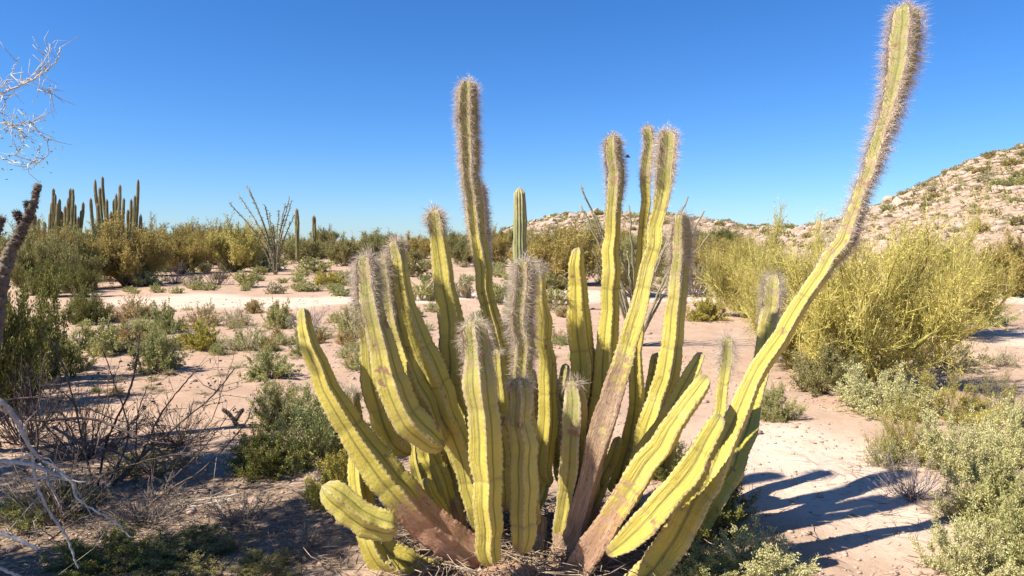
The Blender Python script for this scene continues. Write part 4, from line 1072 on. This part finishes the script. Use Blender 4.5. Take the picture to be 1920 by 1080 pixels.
# ------------------------------------------------------------------ tree left of the frame, some boughs reach in
def tree_left():
    g = Vector((-5.4, 2.15, 0)); g.z = height(g.x, g.y)
    t = thing('mesquite_tree', 'open mesquite tree at left whose pale twigs reach into the sky', 'tree', g)
    r = np.random.default_rng(21)
    mb = MB()
    tr = spline([[0, 0, -.1], [.1, .05, .5], [-.05, .1, 1.0], [.1, .1, 1.4]], 6)
    tube(mb, tr, np.linspace(.15, .10, len(tr)), 10)
    link('trunk', mb.mesh('trunk', True), M['bark'], t)
    lf = MB(); off = np.array(g)
    for i in range(15):
        a = i * 2 * math.pi / 15 + r.uniform(-.2, .2)
        R = r.uniform(1.5, 2.3)
        top = r.uniform(1.6, 3.3)
        e = np.array([math.cos(a) * R, math.sin(a) * R * .8, top])
        e[0] = min(e[0], -.76 * (e[1] + off[1]) - .2 - off[0])
        P = spline([[.05, .1, 1.2], e * .45 + [0, 0, .75], e * .8 + r.normal(0, .1, 3) + [0, 0, .25], e], 7)
        bm_ = MB(); tube(bm_, P, np.linspace(.05, .012, len(P)), 6)
        for _ in range(22):
            k = r.integers(6, len(P)); d = norm(norm(e) + r.normal(0, .8, 3)); ln = r.uniform(.3, .9)
            Q = spline([P[k], P[k] + d * ln * .5 + r.normal(0, .06, 3), P[k] + d * ln + r.normal(0, .1, 3)], 4)
            if any(v[0] + off[0] > -.76 * (v[1] + off[1]) - .15 for v in Q): continue
            tube(bm_, Q, np.linspace(.011, .003, len(Q)), 4)
            for _ in range(6):
                q = Q[r.integers(2, len(Q))]; d2 = norm(d + r.normal(0, .9, 3)); l2 = r.uniform(.1, .35)
                q2 = q + d2 * l2
                # keep clear of the picture except for the boughs built below
                if q2[0] + off[0] > -.76 * (q2[1] + off[1]) - .12 and q2[2] > .9: continue
                tube(bm_, [q, (q + q2) / 2 + r.normal(0, .02, 3), q2], [.004, .003, .0015], 3)
                n = 38
                L0 = q + (q2 - q) * r.uniform(0, 1.1, (n, 1)) + r.normal(0, .03, (n, 3))
                leaves(lf, L0, rdir(n, r), .055, .022, r)
        link('branch', bm_.mesh('branch', True), M['bark'], t)
    link('foliage', lf.mesh('foliage'), M['dark'], t, 'stuff')
    # pale bough tips in view
    Yb = 3.9
    def bough(paths, side, leafy):
        for pts, w0, w1 in paths:
            P = [np.array(at(a, b, Yb)) - off for a, b in pts]
            if pts[0][0] <= -120: P = [np.array([.05, .1, 1.25]), (np.array([.05, .1, 1.25]) + P[0]) / 2 + [-.1, .1, .25]] + P
            D = spline(P, 8); D += r.normal(0, .005, D.shape)
            mb = MB(); rr = np.linspace(w0, w1, len(D)) / 2 / FPX * Yb * .7; tube(mb, D, rr, 5)
            for _ in range(side):
                i = r.integers(2, len(D)); dd = norm(norm(D[i] - D[i - 1]) * .8 + r.normal(0, .55, 3)); ln = r.uniform(.05, .16)
                q = [D[i], D[i] + dd * ln * .5 + r.normal(0, .008, 3), D[i] + dd * ln + r.normal(0, .015, 3)]
                tube(mb, q, [.0026, .002, .001], 3)
            o = link('branch', mb.mesh('branch', True), M['pale'], t); o['label'] = 'pale bare bough against the sky'
            if leafy:
                lb = MB(); n = leafy
                k = r.integers(0, len(D), n)
                leaves(lb, D[k] + r.normal(0, .045, (n, 3)), rdir(n, r), .022, .008, r)
                link('foliage', lb.mesh('foliage'), M['green'], o, 'stuff')
    bough([([(-160,230),(-60,190),(0,175),(40,158),(80,138),(105,112),(113,90)], 9, 3),
           ([(40,158),(62,140),(85,125),(88,85)], 4, 2),
           ([(-30,182),(0,165),(20,140),(36,108)], 5, 2),
           ([(70,170),(90,172),(98,170)], 3, 1.5),
           ([(0,175),(10,190),(4,215)], 4, 2)], 12, 0)
    bough([([(-120,240),(-40,225),(20,232),(60,240),(85,260),(90,285),(72,305),(50,308)], 4, 2),
           ([(-120,270),(-20,290),(20,303),(50,308),(68,300)], 4, 2.5),
           ([(-60,235),(0,230),(35,245),(45,275),(30,292)], 3, 1.5),
           ([(-40,250),(10,240),(50,232),(70,228)], 3, 1.5)], 12, 60)
    o_ = [c for c in bpy.data.objects if c.parent == t]
tree_left()

# ------------------------------------------------------------------ small bird
def bird():
    p = at(1176, 295, 30)
    t = thing('bird', 'tiny dark bird in the blue sky just right of a bristly tall stem', 'bird', p)
    mb = MB(); tube(mb, [(-.14, 0, 0), (-.08, 0, .02), (0, 0, .03), (.08, 0, .02), (.13, 0, 0)], [.008, .035, .05, .035, .01], 8)
    link('body', mb.mesh('body', True), M['bird'], t)
    for s in (-1, 1):
        wv = MB()
        V = [(-.05, 0, .03), (.06, 0, .03), (-.04, s * .1, .09), (.05, s * .1, .09), (-.03, s * .2, .05)]
        V2 = [(a, b, c + .012) for a, b, c in V]
        F = [(0, 1, 3), (0, 3, 2), (2, 3, 4), (5, 8, 6), (5, 7, 8), (7, 9, 8), (1, 6, 8), (1, 8, 3), (3, 8, 9), (3, 9, 4), (4, 9, 7), (4, 7, 2), (2, 7, 5), (2, 5, 0)]
        wv.add(V + V2, F, .5)
        link('wing', wv.mesh('wing'), M['bird'], t)
bird()

# ------------------------------------------------------------------ litter and gravel
def scatter_litter():
    mb = MB(); r = rng
    def sticks(n, cxy, sxy, lmin, lmax, wd, zup):
        for _ in range(n):
            x = cxy[0] + r.normal(0, sxy[0]); y = cxy[1] + r.normal(0, sxy[1])
            if y < .9: continue
            z = height(x, y) + r.uniform(0, zup)
            a = r.uniform(0, 6.28); ln = r.uniform(lmin, lmax); e = r.uniform(-.15, .35)
            p = np.array([x, y, z + .004]); d = np.array([math.cos(a), math.sin(a), e * (1 if zup > .03 else .15)]) * ln
            tube(mb, [p, p + d * .5 + r.normal(0, ln * .06, 3), p + d], [wd, wd * .8, wd * .4], 3, r.uniform())
    sticks(1500, (.1, 3.45), (.42, .30), .05, .22, .0032, .07)
    sticks(1200, (-2.0, 3.5), (1.2, .7), .05, .28, .003, .02)
    sticks(260, (2.4, 4.0), (.5, .6), .04, .2, .0018, .02)
    sticks(260, (1.8, 4.5), (.8, 1.4), .02, .06, .0016, .004)
    for fx, fy, fr in FEET:
        k = int(24 + 40 * fr)
        for _ in range(k):
            a = r.uniform(0, 6.28); q = fr * r.uniform(.5, 1.5)
            x = fx + math.cos(a) * q; y = fy + math.sin(a) * q
            if y < 1: continue
            ln = r.uniform(.03, .14); b = r.uniform(0, 6.28)
            p = np.array([x, y, height(x, y) + .004]); d = np.array([math.cos(b), math.sin(b), r.uniform(0, .12)]) * ln
            tube(mb, [p, p + d * .5 + r.normal(0, ln * .07, 3), p + d], [.0026, .0022, .001], 3, r.uniform())
    o = link('twig_litter', mb.mesh('litter'), M['litter'], kind='stuff')
    o['label'] = 'dry straw and twig litter on the sand and round the cactus foot'; o['category'] = 'litter'
    # gravel
    import bmesh
    bm = bmesh.new(); bmesh.ops.create_icosphere(bm, subdivisions=1, radius=1)
    bv = np.array([v.co[:] for v in bm.verts]); bf = np.array([[v.index for v in f.verts] for f in bm.faces]); bm.free()
    gb_ = MB()
    for _ in range(8000):
        rr = 2.2 * (9 ** r.uniform(0, 1)); th = r.uniform(-.75, .75)
        x = rr * math.sin(th); y = rr * math.cos(th)
        if noise.noise((x * .8, y * .8, 4)) < -.05 and r.uniform() < .8: continue
        s = r.uniform(.003, .009) * (1 + rr * .12) * (2.6 if r.uniform() < .07 else 1)
        V = bv * (1 + r.normal(0, .14, (len(bv), 1))) * np.array([s * r.uniform(.8, 1.6), s, s * .6]) + np.array([x, y, height(x, y) + s * .2])
        gb_.add(V, bf, r.uniform())
    o = link('gravel', gb_.mesh('gravel'), M['rock'], kind='stuff')
    o['label'] = 'scattered small gravel on the pinkish sand'; o['category'] = 'gravel'
scatter_litter()
